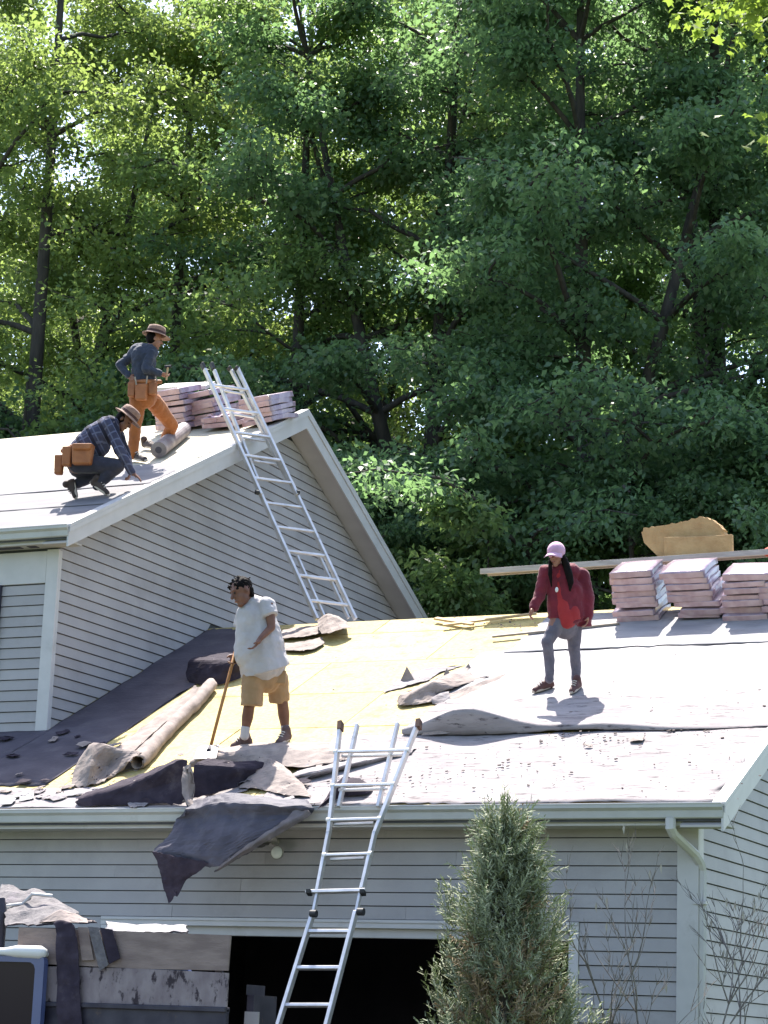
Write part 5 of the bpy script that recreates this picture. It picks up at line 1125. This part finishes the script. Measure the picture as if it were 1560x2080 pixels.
b.chain([J(308,722,.12), J(300,756,.18), J(328,764,.10)], [.052,.042,.028]); hand(b, J(326,763,.11), J(340,770,.08)-J(326,763,.11), Vector((0,0,1)), .95, 1.0, 1)
d_r = D-depth_of(UR(304, 910, .03))
for hp, kn, an, of in (((281,806), (275,866), (270,922), 0), ((310,806), (342,841), (306,897), d_r)):
    b.chain([J(*hp, of*.3), J(*kn, of*.7), J(*an, of)], [.09,.058,.036])
b.build('body', M['skin2'], sr, .0085, 3); face_bits(sr, hc, hf, hu, 1.0)
r_, f_, u_, R3 = frame(hf, hu); b = Blob(); b.ell(hc-f_*.03+u_*.02, .098, (.84,.9,.95), R3); b.build('hair', M['hair'], sr, .007, 2)
hat(sr, hc+u_*.062, hf, hu+RGT*.05, 1.12)
b = Blob(); b.chain([J(280,714,-.03), J(304,718,.05)], [.115,.115]); b.chain([J(292,722), J(291,748), J(295,778)], [.165,.155,.155]); b.cone(J(298,708), .07, J(300,716), .09)
b.chain([J(272,715,-.05), J(244,742,.0), J(261,766,.08)], [.078,.058,.044]); b.chain([J(307,722,.10), J(299,757,.18), J(325,763,.11)], [.08,.062,.046])
b.build('shirt', M['navy'], sr, .010, 3, .035, .07)
b = Blob(); b.cone(J(295,782), .155, J(295,806), .16)
b.chain([J(281,806), J(275,866), J(270,922)], [.118,.082,.070]); b.chain([J(309,806,d_r*.3), J(342,840,d_r*.7), J(308,896,d_r)], [.118,.085,.068])
b.build('trousers', M['orange'], sr, .010, 3, .02, .08)
b = Blob(); b.cone(J(268,779,.08), .03, J(300,782,.17), .03); b.cone(J(300,782,.17), .03, J(326,778,.05), .03); belt = b.build('tool_belt', M['leather'], sr, .008, 2)
def pouch(par, c, ax, w, h, t, nm='pouch'):
    m_ = MB(); ax = Vector(ax).normalized(); nn = ax.cross(Vector((0,0,1))).normalized(); up = Vector((0,0,1))
    m_.hexa([c-ax*w*.85-nn*t-up*h, c+ax*w*.85-nn*t-up*h, c+ax*w*.85+nn*t-up*h, c-ax*w*.85+nn*t-up*h, c-ax*w-nn*t*1.2+up*h, c+ax*w-nn*t*1.2+up*h, c+ax*w+nn*t*1.2+up*h, c-ax*w+nn*t*1.2+up*h]); return m_.build(nm, M['leather'], par, bevel=.018)
for c, w, h in ((J(270,797,.12), .055, .10), (J(290,804,.17), .085, .11), (J(312,796,.14), .06, .085)): pouch(belt, c, R0*.9-FWD*.2, w, h, .04)
for p_, q_ in (((277,774),(280,790)), ((302,772),(300,788)), ((318,774),(322,782))): m_ = MB(); m_.tube([J(*p_, .2), J(*q_, .19)], .011, 6); m_.build('belt_tool', M['woodg'], belt)
M['boot'] = mat('dark_boot', (.035,.022,.02), (.06,.04,.035), .7, 10)
shoe(sr, UR(268, 932, .035), UR(300, 938, .035), NRM, M['boot'], 1.05); shoe(sr, UR(294, 908, .035), UR(320, 912, .035), NRM, M['boot'], 1.05)
hm = thing('hammer', J(341, 769, .08), 'hammer held upright by the standing roofer', 'hammer')
m_ = MB(); m_.tube([J(339,776,.09), J(342,750,.09)], .014, 8); m_.build('handle', M['wood'], hm); m_ = MB(); m_.tube([J(336,749,.09), J(349,748,.09)], .018, 8); m_.build('head', M['steel'], hm)

# ---- crouching roofer
D = depth_of(UR(180, 1008, .03)); J = mk(D)
cr = thing('person', UR(182, 1008), 'roofer in brown hat and blue plaid shirt crouching at the rake edge', 'person')
def plaid():
    m = mat('blue_plaid', (.035,.035,.07), (.05,.05,.09), .85, 8, bump=.3, bscale=28); n = m.node_tree.nodes; l = m.node_tree.links; b_ = n['Principled BSDF']
    src = b_.inputs['Base Color'].links[0].from_socket; tc = n.new('ShaderNodeTexCoord'); prev = src
    for ax, sc, colr, th in (((1,.4,.6), 62, (.10,.105,.17), .82), ((-.5,.3,1), 62, (.10,.105,.17), .82), ((1,.4,.6), 31, (.012,.012,.03), .7)):
        dp = n.new('ShaderNodeVectorMath'); dp.operation = 'DOT_PRODUCT'; dp.inputs[1].default_value = ax; l.new(tc.outputs['Object'], dp.inputs[0])
        mu = n.new('ShaderNodeMath'); mu.operation = 'MULTIPLY'; mu.inputs[1].default_value = sc; l.new(dp.outputs['Value'], mu.inputs[0])
        si = n.new('ShaderNodeMath'); si.operation = 'SINE'; l.new(mu.outputs[0], si.inputs[0]); gt = n.new('ShaderNodeMath'); gt.operation = 'GREATER_THAN'; gt.inputs[1].default_value = th; l.new(si.outputs[0], gt.inputs[0])
        mx = n.new('ShaderNodeMix'); mx.data_type = 'RGBA'; l.new(gt.outputs[0], mx.inputs[0]); l.new(prev, mx.inputs[6]); mx.inputs[7].default_value = (*colr, 1); prev = mx.outputs[2]
    l.new(prev, b_.inputs['Base Color']); return m
M['plaid'] = plaid(); M['dkpant'] = cloth('dark_jeans', (.018,.018,.034), (.032,.03,.05), 9)
hc = J(253, 857, .05); hf = RGT*.80-FWD*.15+Vector((0,0,-.62)); hu = Vector((0,0,1))+RGT*.55
b = Blob(); head(b, hc, hf, hu, 1.0); b.chain([J(244,856,.03), J(232,862,0)], [.058,.075])
b.chain([J(222,872), J(195,890), J(168,918), J(158,938)], [.15,.15,.14,.15])
b.chain([J(232,872,.16), J(246,925,.24), J(272,970,.20)], [.052,.042,.028]); hand(b, J(271,968,.2), J(290,981,.18)-J(271,968,.2), -NRM, .98, .25, 1)
b.chain([J(238,874,-.14), J(254,920,-.16), J(262,952,-.10)], [.052,.042,.028]); hand(b, J(262,951,-.1), J(262,968,-.06)-J(262,951,-.1), LFT, .95, .9, 1)
LEGS = (((162,946,.10), (243,955,.22), (200,992,.14)), ((158,946,-.10), (222,945,-.16), (156,978,-.10)))
for hp, kn, an in LEGS: b.chain([J(*hp), J(*kn), J(*an)], [.09,.06,.036])
b.build('body', M['skin1'], cr, .0085, 3); face_bits(cr, hc, hf, hu, 1.0)
r_, f_, u_, R3 = frame(hf, hu); b = Blob(); b.ell(hc-f_*.03+u_*.01, .10, (.86,.92,.98), R3); b.build('hair', M['hair'], cr, .007, 2)
hat(cr, hc+u_*.06, hf, hu, 1.15)
b = Blob(); b.chain([J(226,868,.10), J(228,868,-.10)], [.12,.12]); b.chain([J(220,872), J(195,890), J(170,915), J(160,928)], [.165,.185,.18,.165]); b.cone(J(205,905,.02), .13, J(190,915,.02), .14)
b.chain([J(230,874,.15), J(247,925,.24), J(270,966,.20)], [.088,.066,.05]); b.chain([J(236,876,-.14), J(254,920,-.16), J(261,946,-.10)], [.085,.065,.05])
b.build('shirt', M['plaid'], cr, .011, 4, .025, .08)
b = Blob(); b.cone(J(160,936,.08), .15, J(160,938,-.08), .15)
for hp, kn, an in LEGS: b.chain([J(*hp), J(*kn), J(*an)], [.125,.088,.062])
b.build('trousers', M['dkpant'], cr, .010, 3, .018, .08)
b = Blob(); b.chain([J(128,918,.05), J(150,916,.20), J(190,915,.20)], [.028,.03,.028]); belt = b.build('tool_belt', M['leather'], cr, .008, 2)
for c, w, h, t_ in ((J(173,934,.25), .135, .125, .05), (J(173,920,.29), .125, .04, .03), (J(141,936,.20), .06, .12, .05), (J(122,948,.08), .055, .12, .05)): pouch(belt, c, R0*.95-FWD*.15 if c is not None else R0, w, h, t_)
shoe(cr, J(190, 990, .14)+Vector((0,0,.0)), UR(220, 1008, .03), NRM+RGT*.4, M['boot'], 1.05, name='boot')
shoe(cr, J(151, 976, -.06), UR(158, 1012, .03), LFT*.9+NRM*.3, M['boot'], 1.05, name='boot')
